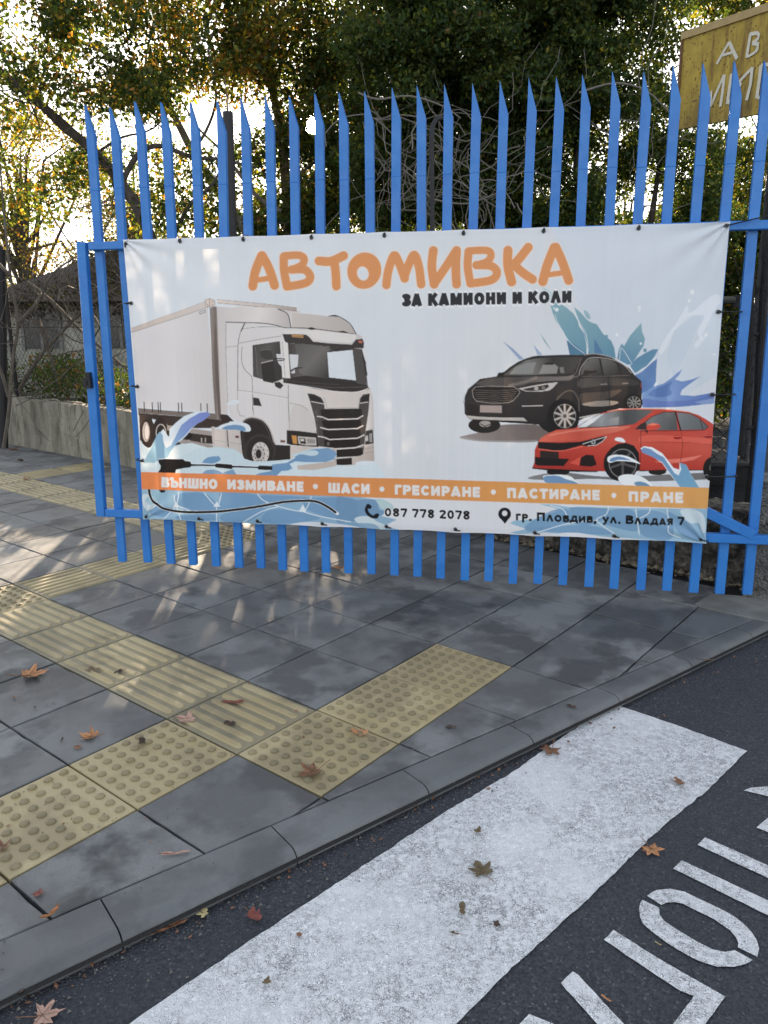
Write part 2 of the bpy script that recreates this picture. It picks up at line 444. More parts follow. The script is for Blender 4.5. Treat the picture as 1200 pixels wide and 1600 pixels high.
# kerb stones: joints measured along the kerb
js = [(-420, 1640, None), (-160, 1530, None), (160, 1410, (183, 1467)), (425, 1292, (460, 1330)), (630, 1203, (673, 1233)), (800, 1135, (837, 1155)),
      (930, 1072, (973, 1090)), (1047, 1022, (1085, 1035)), (1152, 982, (1185, 993)), (1235, 945, None)]
kt = []
for x, y, q in js:
    p = G(x, y); kt.append((p-KI0)@kdir)
kerb = empty('kerb', G(600, 1240), kind='structure')
def line_hit(t):      # station on the inner line -> matching point on the outer line
    p = KI0+kdir*t; nn = np.cross(GN, kdir); k = ((KO0-p)@nn)/1.0
    s_ = ((p-KO0)@odir); return KO0+odir*s_
for a, c in zip(kt[:-1], kt[1:]):
    b = MB(); g_ = .0022; n = 9; prof = None; rows = []
    for t in np.linspace(a+g_, c-g_, n):
        pi_ = KI0+kdir*t; po = line_hit(t); ow = po-pi_; wd = np.linalg.norm(ow); ow = ow/wd
        w_ = random.gauss(0, .0007)
        row = [pi_-GN*.05, pi_-GN*.003, pi_+ow*.004, pi_+ow*(wd-.050), pi_+ow*(wd-.0365)-GN*.0024, pi_+ow*(wd-.0250)-GN*.0090, pi_+ow*(wd-.0170)-GN*.0190, pi_+ow*(wd-.014+w_)-GN*.031, pi_+ow*(wd-.012+w_)-GN*.085]
        rows.append(row)
    m_ = len(rows[0])
    V = [p for r in rows for p in r]
    F = [(r*m_+q, r*m_+q+1, (r+1)*m_+q+1, (r+1)*m_+q) for r in range(n-1) for q in range(m_-1)]
    F += [tuple(range(m_))[::-1], tuple((n-1)*m_+q for q in range(m_))]
    b.add(V, F); b.build('kerb_stone', M_KERB, kerb)

# ------------------------------------------------------------------ road markings
band = sheet_poly('crossing_stripe', [(960, 1100), (1066, 1136), (1167, 1173), (1105, 1235), (1033, 1293), (913, 1410), (800, 1512), (713, 1600), (560, 1750),
       (0, 1740), (200, 1600), (400, 1463), (550, 1364), (700, 1266), (800, 1207), (880, 1150)], .004, M_PAINT, jag=.0012)
tag(band, 'wide worn white stripe painted on the asphalt along the kerb', 'road marking', kind='structure')
X = lambda L: [(800+x/3, 1150+y/3) for x, y in L]
word = empty('road_lettering', G(1050, 1450, ROADZ), kind='structure')
o_up = X([(632, 748), (655, 732), (680, 722), (740, 716), (810, 730), (880, 765), (1000, 820), (1050, 850), (1090, 882), (1125, 920), (1148, 958), (1158, 995), (1150, 1035),
          (1058, 990), (1062, 970), (1050, 942), (1020, 908), (950, 860), (860, 815), (800, 785), (760, 778), (725, 781), (700, 792)])
o_lo = X([(612, 768), (600, 785), (597, 810), (600, 850), (615, 880), (645, 908), (720, 965), (800, 1015), (880, 1055), (960, 1080), (1040, 1082), (1100, 1068), (1128, 1050),
          (1045, 1005), (1000, 1012), (940, 1000), (870, 965), (780, 910), (715, 868), (690, 835), (690, 805)])
for L in (o_up, o_lo,
          X([(475, 908), (430, 955), (640, 1098), (790, 1195), (852, 1218), (755, 1350), (640, 1500), (790, 1500), (905, 1350), (1000, 1222), (945, 1190), (700, 1050)]),
          X([(285, 1103), (228, 1158), (400, 1350), (530, 1490), (660, 1490), (525, 1350), (310, 1118)]),
          X([(80, 1303), (35, 1350), (-80, 1480), (60, 1480), (120, 1400), (260, 1480), (400, 1480), (190, 1345)]),
          [(1102, 1308), (1090, 1320), (1200, 1372), (1330, 1434), (1345, 1417), (1200, 1352)],
          [(1065, 1344), (1052, 1357), (1200, 1430), (1290, 1475), (1302, 1455), (1200, 1407)],
          [(1200, 1277), (1182, 1293), (1200, 1300), (1290, 1335), (1300, 1316)],
          [(1162, 1235), (1172, 1231), (1230, 1226), (1330, 1262), (1320, 1278), (1200, 1244)]):
    sheet_poly('letter_stroke', L, .004, M_PAINT2, word, jag=.0006)
# ------------------------------------------------------------------ the gate
PHI = R_(-10.7)
GD = np.array([math.cos(PHI), math.sin(PHI), 0])            # along the gate
GV = np.array([math.sin(PHI), -math.cos(PHI), 0])           # towards the road
_b0, _b1 = G(190, 880, .06), G(1168, 931, .06)
GO = (_b0+_b1)/2; GO = GO-GD*(GO@GD)*0
def onGate(px, py, off=0.0):
    d = ray(px, py); n = GV; p0 = GO+GV*off
    return CAM+d*(((p0-CAM)@n)/(d@n))
M_BLUE = NT('blue_gloss_paint')
_p = M_BLUE.pos()
M_BLUE.col(M_BLUE.mix(M_BLUE.rng(M_BLUE.noise(_p, 6, 5, .65), .35, .7), (.020, .160, .50), (.032, .205, .57)))
M_BLUE.rough(M_BLUE.rng(M_BLUE.noise(_p, 14, 4), .3, .7, .28, .5)); M_BLUE.spec(.5)
M_BLUE.bump(M_BLUE.noise(_p, 45, 4), .0016)
_d = M_BLUE.noise(_p, 70, 5, .7)
_c = M_BLUE.b.inputs['Base Color'].links[0].from_socket
M_BLUE.col(M_BLUE.mix(M_BLUE.rng(_d, .66, .74, 0, .6), _c, (.03, .045, .07)))
M_BLUE = M_BLUE.m
M_BLACK = mat_simple('black_plastic', (.012, .012, .013), .45, .3, 30)
gate = empty('gate', onGate(640, 900), 'tall blue steel picket gate with pointed bars carrying the car wash banner', 'gate')
def beam(p, q, w, d, off, name, parent=gate, mat=None, cut=None):
    """rectangular tube in the gate plane, front face 'off' metres in front of it"""
    p = np.asarray(p); q = np.asarray(q); t = (q-p)/np.linalg.norm(q-p); s = np.cross(t, GV); s /= np.linalg.norm(s)
    b = MB(); h = w/2; ch = min(.004, w*.15)
    sec = [(-h, -d), (-h, -ch), (-h+ch, 0), (h-ch, 0), (h, -ch), (h, -d)]
    V = []
    for e in (p, q):
        for x, y in sec: V.append(e+s*x+GV*(off*0+y))
    n = 6
    F = [(k, (k+1) % n, n+(k+1) % n, n+k) for k in range(n)]+[tuple(range(n))[::-1], tuple(range(n, 2*n))]
    b.add(V, F); return b.build(name, mat or M_BLUE, parent)
botx = [(190,878),(230,879),(266,881),(301,883),(337,885),(373,887),(407,888),(441,891),(475,893),(509,895),(544,896),(580,897),(616,899),(652,901),(688,904),(726,907),(763,908),(801,912),(840,912),(879,914),(920,917),(959,920),(1001,922),(1042,923),(1084,926),(1125,928),(1168,929)]
midx = [152,189,229,267,310,349,387,424,461,500,538,578,618,658,698,739,781,823,865,907,952,996,1041,1086,1132,1178,1224]
tipx = [(131,163),(170,167),(209,158),(250,159),(296,159),(338,158),(375,153),(413,150),(451,149),(491,145),(529,144),(569,142),(612,136),(651,133),(694,131),(738,129),(781,126),(826,121),(869,119),(910,116),(957,111),(1006,111),(1052,101),(1099,98),(1148,94),(1195,94),(1243,90)]
PW, PD = .0455, .028
for k in range(27):
    my = 370 if k < 12 else (355 if k < 25 else 345)
    bpt = onGate(*botx[k]); mpt = onGate(midx[k], my); tpt = onGate(tipx[k][0], tipx[k][1])
    s = GD
    b = MB(); n = 0
    up = mpt-bpt; zt = tpt[2]
    top = tpt+s*PW*.5                                  # axis point level with the tip (tip is on the left edge)
    zc = zt-.150; sh = mpt+(top-mpt)*((zc-mpt[2])/(zt-mpt[2]))   # shoulder where the oblique cut starts
    V = []
    for c, wl, wr in ((bpt, PW, PW), (mpt, PW, PW), (sh, PW, PW)):
        for y in (0, -PD):
            V += [c-s*wl/2+GV*y, c+s*wr/2+GV*y]
    V += [tpt, tpt+GV*-PD]
    # order per ring: fl, fr, bl, br
    def ring(r): return (4*r, 4*r+1, 4*r+3, 4*r+2)
    F = [ring(0)]
    for r in (0, 1):
        a = ring(r); c = ring(r+1)
        for q in range(4): F.append((a[q], a[(q+1) % 4], c[(q+1) % 4], c[q]))
    fl, fr, br, bl = ring(2); T, TB = 12, 13
    F += [(fl, fr, T), (fr, br, TB, T), (br, bl, TB), (bl, fl, T, TB)]
    b.add(V, F)
    # the weld where the bar was lengthened
    zw = onGate(600, 277)[2]+random.uniform(-.006, .006); wp_ = mpt+(sh-mpt)*((zw-mpt[2])/(sh[2]-mpt[2]))
    wv = []
    for e, z in ((0, -.004), (.0016, -.0015), (.0016, .0015), (0, .004)):
        wv += [wp_-s*(PW/2+e)+GV*e+np.array([0, 0, z]), wp_+s*(PW/2+e)+GV*e+np.array([0, 0, z+.001]), wp_+s*(PW/2+e)-GV*(PD+e)+np.array([0, 0, z]), wp_-s*(PW/2+e)-GV*(PD+e)+np.array([0, 0, z])]
    b.add(wv, [(4*r+q, 4*r+(q+1) % 4, 4*r+4+(q+1) % 4, 4*r+4+q) for r in range(3) for q in range(4)])
    b.build('picket', M_BLUE, gate)
RO = .041
def P2(px, py): return onGate(px, py, RO)
beam(P2(138, 384.5), P2(1300, 347.5), .042, .038, RO, 'top_rail')
beam(P2(150+14, 802), P2(1300, 849), .047, .038, RO, 'bottom_rail')
beam(P2(125, 378), P2(156.5, 807), .053, .038, RO, 'stile')
_bo = P2(1080, 781); _b2 = P2(1189, 842)
_off = GV*.003
b = beam(P2(1070, 784)+_off, P2(1178, 837)+_off, .052, .034, RO, 'brace')
# latch on the stile
lp = onGate(138, 598, RO+.012)
b = MB(); b.box(lp, (.022, .030, .018), [GD, np.array([0, 0, 1.]), GV]); b.box(lp+np.array([0, 0, .045])+GD*.004, (.014, .014, .012), [GD, np.array([0, 0, 1.]), GV])
b.box(lp-GD*.012-GV*-.018, (.014, .012, .006), [GD, np.array([0, 0, 1.]), GV])
b.build('latch', M_BLACK, gate)
# ------------------------------------------------------------------ the print on the banner: a small vector painter (coordinates measured on the photo)
PS = 2.0; PX0, PY0, PX1, PY1 = 180, 330, 1155, 865
PWd, PHt = int((PX1-PX0)*PS), int((PY1-PY0)*PS)
ART = np.zeros((PHt, PWd, 3), np.float32)
def C_(c):                    # colour as printed: white vinyl reads about (208,216,221) in the photo
    a = np.array(lin(c)); wv = np.array(lin((208, 216, 221))); return np.maximum(a/wv*.80-.016*(1-np.clip(a.mean()*2.2, 0, 1)), .004).astype(np.float32)
ART[:] = C_((208, 216, 221))
def smooth(pts, k=6, closed=True):
    p = np.asarray(pts, float); n = len(p); o = []
    for i in range(n if closed else n-1):
        if closed: a, b_, c, d = p[(i-1) % n], p[i], p[(i+1) % n], p[(i+2) % n]
        else: a, b_, c, d = p[max(i-1, 0)], p[i], p[i+1], p[min(i+2, n-1)]
        for q in range(k):
            t = q/k
            o.append(.5*((2*b_)+(-a+c)*t+(2*a-5*b_+4*c-d)*t*t+(-a+3*b_-3*c+d)*t**3))
    if not closed: o.append(p[-1])
    return np.array(o)
def cover(polys):
    polys = [(np.asarray(p, float)-(PX0, PY0))*PS for p in polys]
    al = np.concatenate(polys); x0, y0 = np.floor(al.min(0)).astype(int)-1; x1, y1 = np.ceil(al.max(0)).astype(int)+1
    x0, y0 = max(0, x0), max(0, y0); x1, y1 = min(PWd, x1), min(PHt, y1)
    if x1 <= x0 or y1 <= y0: return None
    w_, h_ = x1-x0, y1-y0; SS = 4; acc = np.zeros((h_, w_), np.float32)
    P = np.concatenate(polys); Q = np.concatenate([np.roll(p, -1, 0) for p in polys])
    for r in range(h_*SS):
        y = y0+(r+.5)/SS
        mk = (P[:, 1] <= y) != (Q[:, 1] <= y)
        if not mk.any(): continue
        a, c = P[mk], Q[mk]
        xs = np.sort(a[:, 0]+(y-a[:, 1])/(c[:, 1]-a[:, 1])*(c[:, 0]-a[:, 0]))-x0
        row = acc[r//SS]
        for s_, e in zip(xs[0::2], xs[1::2]):
            s_ = min(max(s_, 0), w_); e = min(max(e, 0), w_)
            if e <= s_: continue
            i0, i1 = int(s_), int(e)
            if i0 == i1: row[i0] += (e-s_)/SS
            else:
                row[i0] += (i0+1-s_)/SS
                row[i0+1:i1] += 1/SS
                if i1 < w_: row[i1] += (e-i1)/SS
    return x0, y0, x1, y1, np.clip(acc, 0, 1)
def blend(x0, y0, x1, y1, a, col, grad=None, alpha=1.0):
    if grad is None: c = C_(col)[None, None]
    else:               # linear gradient: (x0,y0,x1,y1,col2 [,col3...])
        gx0, gy0, gx1, gy1 = grad[:4]; cs = [C_(col)]+[C_(c) for c in grad[4:]]
        yy, xx = np.mgrid[y0:y1, x0:x1]; xx = xx/PS+PX0; yy = yy/PS+PY0
        t = ((xx-gx0)*(gx1-gx0)+(yy-gy0)*(gy1-gy0))/((gx1-gx0)**2+(gy1-gy0)**2)
        t = np.clip(t, 0, 1)*(len(cs)-1); i = np.minimum(t.astype(int), len(cs)-2); f = (t-i)[..., None]; cs = np.array(cs)
        c = cs[i]*(1-f)+cs[i+1]*f
    A = (a*alpha)[..., None]; ART[y0:y1, x0:x1] = ART[y0:y1, x0:x1]*(1-A)+c*A
def F_(pts, col, grad=None, sm=False, alpha=1.0, holes=()):
    pl = [smooth(pts) if sm else pts]+[smooth(h_) if sm else h_ for h_ in holes]
    r = cover(pl)
    if r: blend(*r, col, grad, alpha)
def S_(pts, wd, col, sm=False, alpha=1.0, closed=False, soft=0.0, butt=False):
    p = smooth(pts, 5, closed) if sm else np.asarray(pts, float)
    if closed and not sm: p = np.vstack([p, p[:1]])
    if closed and sm: p = np.vstack([p, p[:1]])
    q = (p-(PX0, PY0))*PS; wv = wd*PS/2
    wmax = np.max(wv)+2+soft*PS
    x0, y0 = np.floor(q.min(0)-wmax).astype(int); x1, y1 = np.ceil(q.max(0)+wmax).astype(int)
    x0, y0 = max(0, x0), max(0, y0); x1, y1 = min(PWd, x1), min(PHt, y1)
    if x1 <= x0 or y1 <= y0: return
    acc = np.zeros((y1-y0, x1-x0), np.float32)
    n = len(q)-1
    for k in range(n):
        a, c = q[k], q[k+1]; d = c-a; L2 = d@d
        if L2 < 1e-9: continue
        bx0, by0 = np.maximum(np.floor(np.minimum(a, c)-wmax).astype(int), (x0, y0)); bx1, by1 = np.minimum(np.ceil(np.maximum(a, c)+wmax).astype(int), (x1, y1))
        if bx1 <= bx0 or by1 <= by0: continue
        yy, xx = np.mgrid[by0:by1, bx0:bx1]; X_ = xx+.5-a[0]; Y_ = yy+.5-a[1]
        tr = (X_*d[0]+Y_*d[1])/L2; t = np.clip(tr, 0, 1); ds = np.hypot(X_-t*d[0], Y_-t*d[1])
        r_ = wv if np.isscalar(wv) else wv
        cv = np.clip(.5+(r_-ds)/(1+soft*PS), 0, 1)
        if butt:
            L = math.sqrt(L2)
            if k == 0: cv = cv*np.clip(.5+tr*L, 0, 1)
            if k == n-1: cv = cv*np.clip(.5+(1-tr)*L, 0, 1)
        sub = acc[by0-y0:by1-y0, bx0-x0:bx1-x0]; np.maximum(sub, cv, out=sub)
    blend(x0, y0, x1, y1, acc, col, None, alpha)
def E_(cx, cy, rx, ry, n=28, rot=0.0):
    a = np.linspace(0, 2*math.pi, n, endpoint=False); x = rx*np.cos(a); y = ry*np.sin(a)
    return np.stack([cx+x*math.cos(rot)-y*math.sin(rot), cy+x*math.sin(rot)+y*math.cos(rot)], 1)
def LT(ox, oy, s): return lambda *L: [(ox+L[k]/s, oy+L[k+1]/s) for k in range(0, len(L), 2)]
R1 = LT(180, 440, 5); R2 = LT(340, 460, 4.615); R3 = LT(340, 580, 4.615); R4 = LT(180, 600, 5)
R5 = LT(710, 530, 5); R6 = LT(820, 620, 3.871); R7 = LT(760, 440, 3.077); R8 = LT(200, 720, 3.333); R9 = LT(540, 740, 4.286); R10 = LT(780, 750, 3.529)
# very faint tint change over the sheet
F_([(170, 320), (1160, 320), (1160, 870), (170, 870)], (216, 224, 229), grad=(400, 350, 1100, 800, (212, 218, 222), (210, 219, 227)))
F_([(850, 320), (1160, 320), (1160, 560), (1040, 640), (950, 560), (900, 470)], (205, 217, 227), grad=(900, 350, 1150, 650, (198, 212, 224)), alpha=.7)
# --- pale shapes top right
for L in (R7(890,240, 930,170, 965,115, 975,150, 1010,130, 1060,85, 1110,60, 1128,90, 1095,140, 1060,210, 1030,265, 1015,240, 1045,180, 1040,160, 990,170, 930,215),
          R7(830,330, 860,270, 900,220, 880,290, 840,350), R7(1000,300, 1030,270, 1060,250, 1050,275, 1010,320)):
    F_(L, (222, 231, 238), sm=True, alpha=.75)
F_(R7(900,250, 950,190, 1000,160, 1035,175, 1010,230, 985,290, 960,350, 920,420, 900,480, 890,430, 870,360), (188, 204, 218), sm=True, alpha=.45)
for x, y, r in ((990, 50, 10), (975, 92, 7), (1030, 270, 6), (1055, 255, 7), (735, 125, 8), (628, 255, 7), (1095, 350, 5), (735, 140, 5)):
    F_(E_(760+x/3.077, 440+y/3.077, r/3.077, r/3.077*1.2), (228, 235, 240))
# --- water splash behind the cars
T1, T2, B1, B2 = (134, 173, 183), (96, 142, 164), (104, 144, 182), (106, 142, 190)
F_(R7(262,20, 290,35, 315,52, 330,60, 310,105, 300,80), (182, 204, 208), sm=False, alpha=.8)
F_(R7(305,105, 345,100, 385,125, 420,155, 440,190, 445,215, 470,250, 480,300, 482,355, 430,350, 400,300, 370,240, 335,190, 318,150), T1, grad=(870, 475, 915, 560, T2), sm=False)
F_(R7(385,282, 420,300, 455,325, 482,350, 400,352), (84, 124, 150))
F_(R7(422,122, 455,150, 480,180, 500,195, 530,205, 560,250, 600,285, 615,320, 622,372, 560,360, 488,350, 484,300, 470,245, 448,200, 430,150), T1, grad=(900, 480, 950, 560, T2))
F_(R7(518,275, 535,300, 560,345, 520,350), (84, 124, 158))
F_(R7(468,140, 482,142, 498,165, 496,182, 478,170), (150, 182, 192), sm=True)
F_(R7(628,372, 635,330, 650,297, 662,310, 690,260, 720,225, 745,198, 748,240, 762,275, 755,310, 735,340, 700,395, 680,400), T1, grad=(990, 505, 970, 570, (90, 134, 165)))
F_(R7(690,405, 720,370, 760,345, 800,325, 826,325, 805,365, 770,405, 715,440), (98, 142, 170))
F_(R7(712,450, 760,420, 800,385, 820,370, 815,430, 815,480, 800,510, 745,540, 735,480), (98, 132, 178), grad=(1000, 570, 1010, 620, (86, 122, 178)))
F_(R7(800,505, 850,490, 890,462, 915,440, 942,420, 925,450, 905,470, 940,480, 990,470, 1030,455, 980,490, 940,520, 930,545, 1000,550, 1060,540, 1097,532, 1096,585, 1040,590, 960,600, 880,603, 750,606, 748,540), B2,
   grad=(1000, 600, 1110, 625, (118, 148, 198), (96, 126, 186)))
F_(R7(750,560, 850,575, 960,572, 1040,560, 1097,552, 1096,586, 1000,596, 900,604, 750,606), (98, 122, 184), sm=False, alpha=.85)
F_(R7(800,520, 850,500, 890,480, 880,510, 890,540, 840,555, 780,548), (82, 114, 172), sm=True, alpha=.8)
F_(R7(1000,580, 1040,572, 1096,560, 1096,584, 1040,590), (150, 178, 214), alpha=.6)
for L in (R7(425,150, 450,200, 478,250, 487,300, 488,350), R7(330,160, 350,210, 400,290, 470,345), R7(690,405, 712,448, 770,410, 808,362), R7(640,372, 650,320, 700,395)):
    S_(L, .9, (226, 235, 240), sm=True, alpha=.8)
for x, y, r in ((338, 135, 9), (325, 128, 4), (742, 298, 6), (762, 330, 9), (578, 262, 7)):
    F_(E_(760+x/3.077, 440+y/3.077, r/3.077, r/3.077), (222, 233, 238) if x != 578 and x != 762 else (110, 150, 170))
F_(R7(78,285, 130,325, 180,372, 160,376), (148, 168, 198)); F_(R7(78,285, 130,325, 180,372), (90, 110, 130), alpha=.5)
F_(R7(226,303, 270,352, 245,352), (150, 172, 198)); F_(R7(232,197, 260,250, 315,333, 280,290), (105, 155, 155))
# --- black sport utility car
F_(R5(40,768, 110,745, 200,725, 360,670, 640,668, 740,720, 720,760, 640,800, 400,803, 180,795), (150, 142, 138), grad=(715, 690, 830, 670, (112, 104, 100)), sm=True)
S_(R5(60,772, 200,795, 420,800, 640,795), 2, (190, 190, 190), soft=3, alpha=.5)
F_(E_(757, 664, 25, 12.5), (44, 42, 40)); F_(E_(758, 662, 9, 5), (150, 148, 146)); S_(R5(205,660, 240,680, 285,660), 1.5, (60, 58, 56))
bd = (48, 46, 46)
F_(R5(78,500, 85,440, 105,390, 130,370, 160,345, 200,310, 330,290, 345,262, 385,258, 430,220, 500,175, 560,150, 620,132, 700,128, 860,122, 1000,122, 1060,112, 1160,122, 1190,128)+R7(545,350, 600,365, 650,392, 690,420, 712,450, 745,478, 748,520, 745,605, 690,612, 640,610, 560,632, 470,655, 445,668)+R5(960,690, 740,730, 690,700, 660,668, 560,660, 400,650, 120,625, 98,600, 80,580),
   bd, grad=(800, 560, 830, 680, (58, 55, 54), (36, 35, 36)))
# hood reflections
F_(R5(170,350, 260,310, 400,298, 640,292, 860,290, 930,280, 900,320, 760,325, 600,340, 500,370, 300,365), (92, 88, 85), grad=(760, 590, 860, 595, (84, 80, 78), (124, 119, 115)), sm=True, alpha=.8)
S_(R5(640,300, 560,330, 430,362), 3, (150, 140, 132), sm=True, soft=3, alpha=.6)
S_(R5(800,310, 900,300, 960,290), 2, (128, 118, 110), soft=2, alpha=.7)
# roof, windshield
F_(R5(380,282, 470,215, 560,165, 640,150, 760,140, 1000,140, 960,200, 925,262, 860,272, 640,278), (84, 84, 80), grad=(790, 580, 900, 560, (120, 120, 116), (60, 60, 58), (74, 72, 70)))
F_(R5(430,272, 480,215, 570,185, 640,180, 610,268), (136, 138, 135)); F_(R5(660,270, 690,200, 780,192, 810,215, 800,268), (138, 138, 134)); F_(R5(830,265, 820,220, 850,215, 860,262), (120, 118, 114))
S_(R5(540,160, 640,134, 760,126, 1000,124), .8, (30, 28, 27)); S_(R5(612,142, 650,130, 690,130), 1, (25, 25, 25)); F_(R5(345,288, 342,265, 385,258, 380,285), (40, 38, 37))
F_(R5(700,190, 740,178, 785,190, 770,200, 710,200), (52, 50, 48))
S_(R5(1000,140, 965,200, 930,262), 2.0, (62, 56, 52), sm=True); S_(R5(990,150, 950,262, 900,300), .8, (150, 142, 136), alpha=.6)
# side windows
F_(R7(455,432, 470,395, 500,370, 540,370, 553,445, 500,450, 455,447), (112, 112, 108), grad=(910, 560, 935, 590, (52, 50, 48))); F_(R7(548,370, 600,378, 625,395, 645,450, 565,450), (104, 104, 100), grad=(940, 560, 960, 590, (48, 46, 44)))
F_(R7(632,395, 665,410, 692,440, 655,448), (60, 58, 56))
S_(R7(445,450, 452,420, 475,385, 500,367, 560,367, 620,380, 665,405, 697,440), .9, (178, 172, 168), sm=True); S_(R7(460,455, 560,455, 690,450), .8, (110, 104, 100)); S_(R7(547,372, 563,452), 1.4, (34, 32, 31)); S_(R7(628,392, 650,450), 1.2, (34, 32, 31))
S_(R7(470,352, 520,347, 580,358, 640,375), 1.0, (172, 166, 160), sm=True)
F_(R5(1005,265, 1015,242, 1060,232, 1105,240, 1120,262, 1060,272, 1000,290), (56, 50, 47)); F_(R5(1010,240, 1060,231, 1105,240, 1060,245), (96, 88, 84))
# body side
F_(R7(450,470, 560,462, 700,470, 735,490, 700,500, 560,500, 450,510), (94, 90, 87), grad=(900, 595, 960, 600, (82, 79, 77), (70, 68, 66)), sm=True, alpha=.7)
F_(R7(450,540, 560,530, 650,520, 590,560, 470,590), (90, 82, 76), sm=True, alpha=.6)
F_(R7(458,590, 520,575, 590,572, 635,580, 600,595, 520,600), (142, 134, 126), sm=True); S_(R7(585,455, 592,600), .7, (30, 28, 27)); S_(R7(445,455, 450,560, 455,650), .7, (26, 25, 24)); S_(R7(550,494, 578,492), 1.3, (150, 144, 138)); S_(R7(655,490, 682,488), 1.2, (140, 134, 128))
S_(R7(448,654, 520,640, 600,628, 640,616), 1.8, (190, 186, 182))
F_(R7(745,478, 748,520, 738,500), (120, 60, 55))
# grille, lights, plate
F_(R5(140,400, 165,372, 250,366, 460,370, 492,388, 513,412, 495,440, 460,478, 420,495, 300,500, 175,485, 150,455), (44, 41, 39)); S_(R5(140,400, 165,372, 250,366, 460,370, 492,388, 513,412, 495,440, 460,478, 420,495, 300,500, 175,485, 150,455), .8, (168, 160, 154), closed=True)
for q in range(6): S_(R5(155+q*4,398+q*16, 320,404+q*16, 500-q*10,392+q*16), .8, (112, 106, 100), alpha=.8)
F_(R5(200,515, 370,518, 370,575, 200,570), (168, 154, 148))
F_(R5(498,385, 600,365, 720,345, 810,335, 770,380, 740,400, 680,408, 560,408), (196, 192, 188)); F_(R5(530,390, 620,372, 730,352, 740,372, 700,398, 600,405, 560,402), (60, 58, 56)); F_(E_(838, 607, 3.4, 3), (170, 168, 164)); F_(E_(849, 606, 2.8, 2.6), (120, 118, 114))
F_(R5(98,595, 200,605, 400,612, 540,612, 570,640, 480,636, 300,630, 120,622), (186, 182, 176)); S_(R5(530,522, 690,518), 1.1, (214, 210, 206)); F_(R5(100,500, 190,520, 190,600, 100,590), (42, 38, 36), alpha=.6)
S_(R5(70,500, 85,440, 110,390), 1.0, (100, 92, 86), alpha=.6)
# wheels
def wheel(cx, cy, rx, ry, rim, dark, spokes, tyre=(36, 34, 33), fr=.70):
    F_(E_(cx, cy, rx, ry), tyre); F_(E_(cx+rx*.10, cy, rx*fr, ry*fr), dark)
    for q in range(spokes):
        a = 2*math.pi*q/spokes+.3; x, y = cx+rx*.1+rx*fr*.92*math.cos(a), cy+ry*fr*.92*math.sin(a)
        S_([(cx+rx*.1, cy), (x, y)], rx*.13, rim)
    S_(E_(cx+rx*.1, cy, rx*fr*.97, ry*fr*.97), .8, rim, closed=True, alpha=.7); F_(E_(cx+rx*.1, cy, rx*.12, ry*.12), (90, 88, 86))
S_(R5(800,470, 850,420, 900,400, 940,420, 970,480, 975,560), 2.0, (96, 88, 82), sm=True)
wheel(880, 650, 25, 27, (176, 172, 168), (48, 45, 43), 10); wheel(989, 629, 15, 14, (140, 138, 134), (44, 42, 40), 9)
# --- red car
F_([(826,748), (840,742), (880,738), (960,745), (1111,738), (1111,748), (1000,752), (930,748), (870,750)], (110, 108, 106), grad=(826, 745, 900, 745, (84, 82, 80)), sm=True, alpha=.85)
F_(E_(872, 737, 18, 6), (38, 36, 36)); F_(E_(1027, 737, 14, 5), (42, 40, 40))
rd = (188, 72, 60)
F_(R6(45,430, 58,395, 60,320, 78,280, 88,262, 130,225, 190,200, 300,190, 340,165, 400,130, 470,95, 560,75, 660,70, 800,72, 900,80, 990,92, 1050,110, 1095,135, 1140,165, 1147,210, 1138,330, 1105,400, 1095,440, 690,447, 600,470, 480,450, 440,450, 270,445, 60,432),
   rd, grad=(900, 650, 890, 740, (196, 84, 68), (178, 62, 52), (160, 52, 46)))
F_(R6(110,240, 200,205, 330,192, 480,182, 600,178, 640,180, 560,210, 440,235, 330,262, 100,272, 90,262), (222, 112, 90), grad=(850, 680, 960, 668, (194, 84, 68), (214, 122, 102)), sm=True, alpha=.8)
S_(R6(150,232, 300,205, 560,182), 1.4, (240, 170, 150), sm=True, soft=2, alpha=.6)
F_(R6(315,188, 360,150, 430,112, 540,85, 660,76, 780,80, 720,125, 660,165, 560,178, 420,182), (70, 74, 76), grad=(905, 665, 1010, 645, (150, 156, 160), (74, 78, 80), (96, 98, 98)))
F_(R6(315,188, 345,165, 400,130, 480,98, 420,150, 370,182), (206, 216, 222)); F_(R6(460,170, 500,135, 570,120, 565,170), (140, 144, 146)); S_(R6(330,186, 480,180, 600,172), 1.0, (40, 38, 38))
S_(R6(500,88, 600,74, 800,73, 900,80, 1000,93), 1.2, (224, 150, 132), sm=True)
F_(R6(690,200, 720,160, 770,120, 830,95, 910,92, 925,200), (128, 134, 136), grad=(1000, 650, 1050, 672, (84, 88, 90))); F_(R6(920,94, 1000,104, 1050,130, 1110,180, 1090,198, 945,200), (120, 126, 130), grad=(1060, 650, 1100, 672, (90, 96, 98)))
F_(R6(665,195, 700,165, 730,150, 745,200), (60, 52, 52)); S_(R6(910,92, 942,200), 2.4, (46, 42, 42)); S_(R6(1062,140, 1078,198), 1.2, (46, 42, 42)); S_(R6(700,175, 770,118, 840,92, 910,90, 1000,100, 1055,128, 1112,182, 1085,202, 700,206), 1.0, (40, 34, 34))
F_(R6(735,175, 770,158, 812,165, 822,182, 800,195, 750,205, 738,198), (204, 76, 62)); F_(R6(740,170, 775,158, 812,165, 780,172), (232, 128, 106)); F_(R6(725,205, 745,200, 740,222), (36, 32, 32))
F_(R6(700,240, 800,230, 940,238, 1080,250, 1138,262, 1138,290, 940,275, 800,272, 700,280), (216, 100, 84), sm=True, alpha=.75); F_(R6(850,380, 950,372, 1075,350, 1020,380, 930,398, 870,400), (222, 122, 106)); F_(R6(850,380, 780,392, 870,405, 930,398), (214, 112, 96))
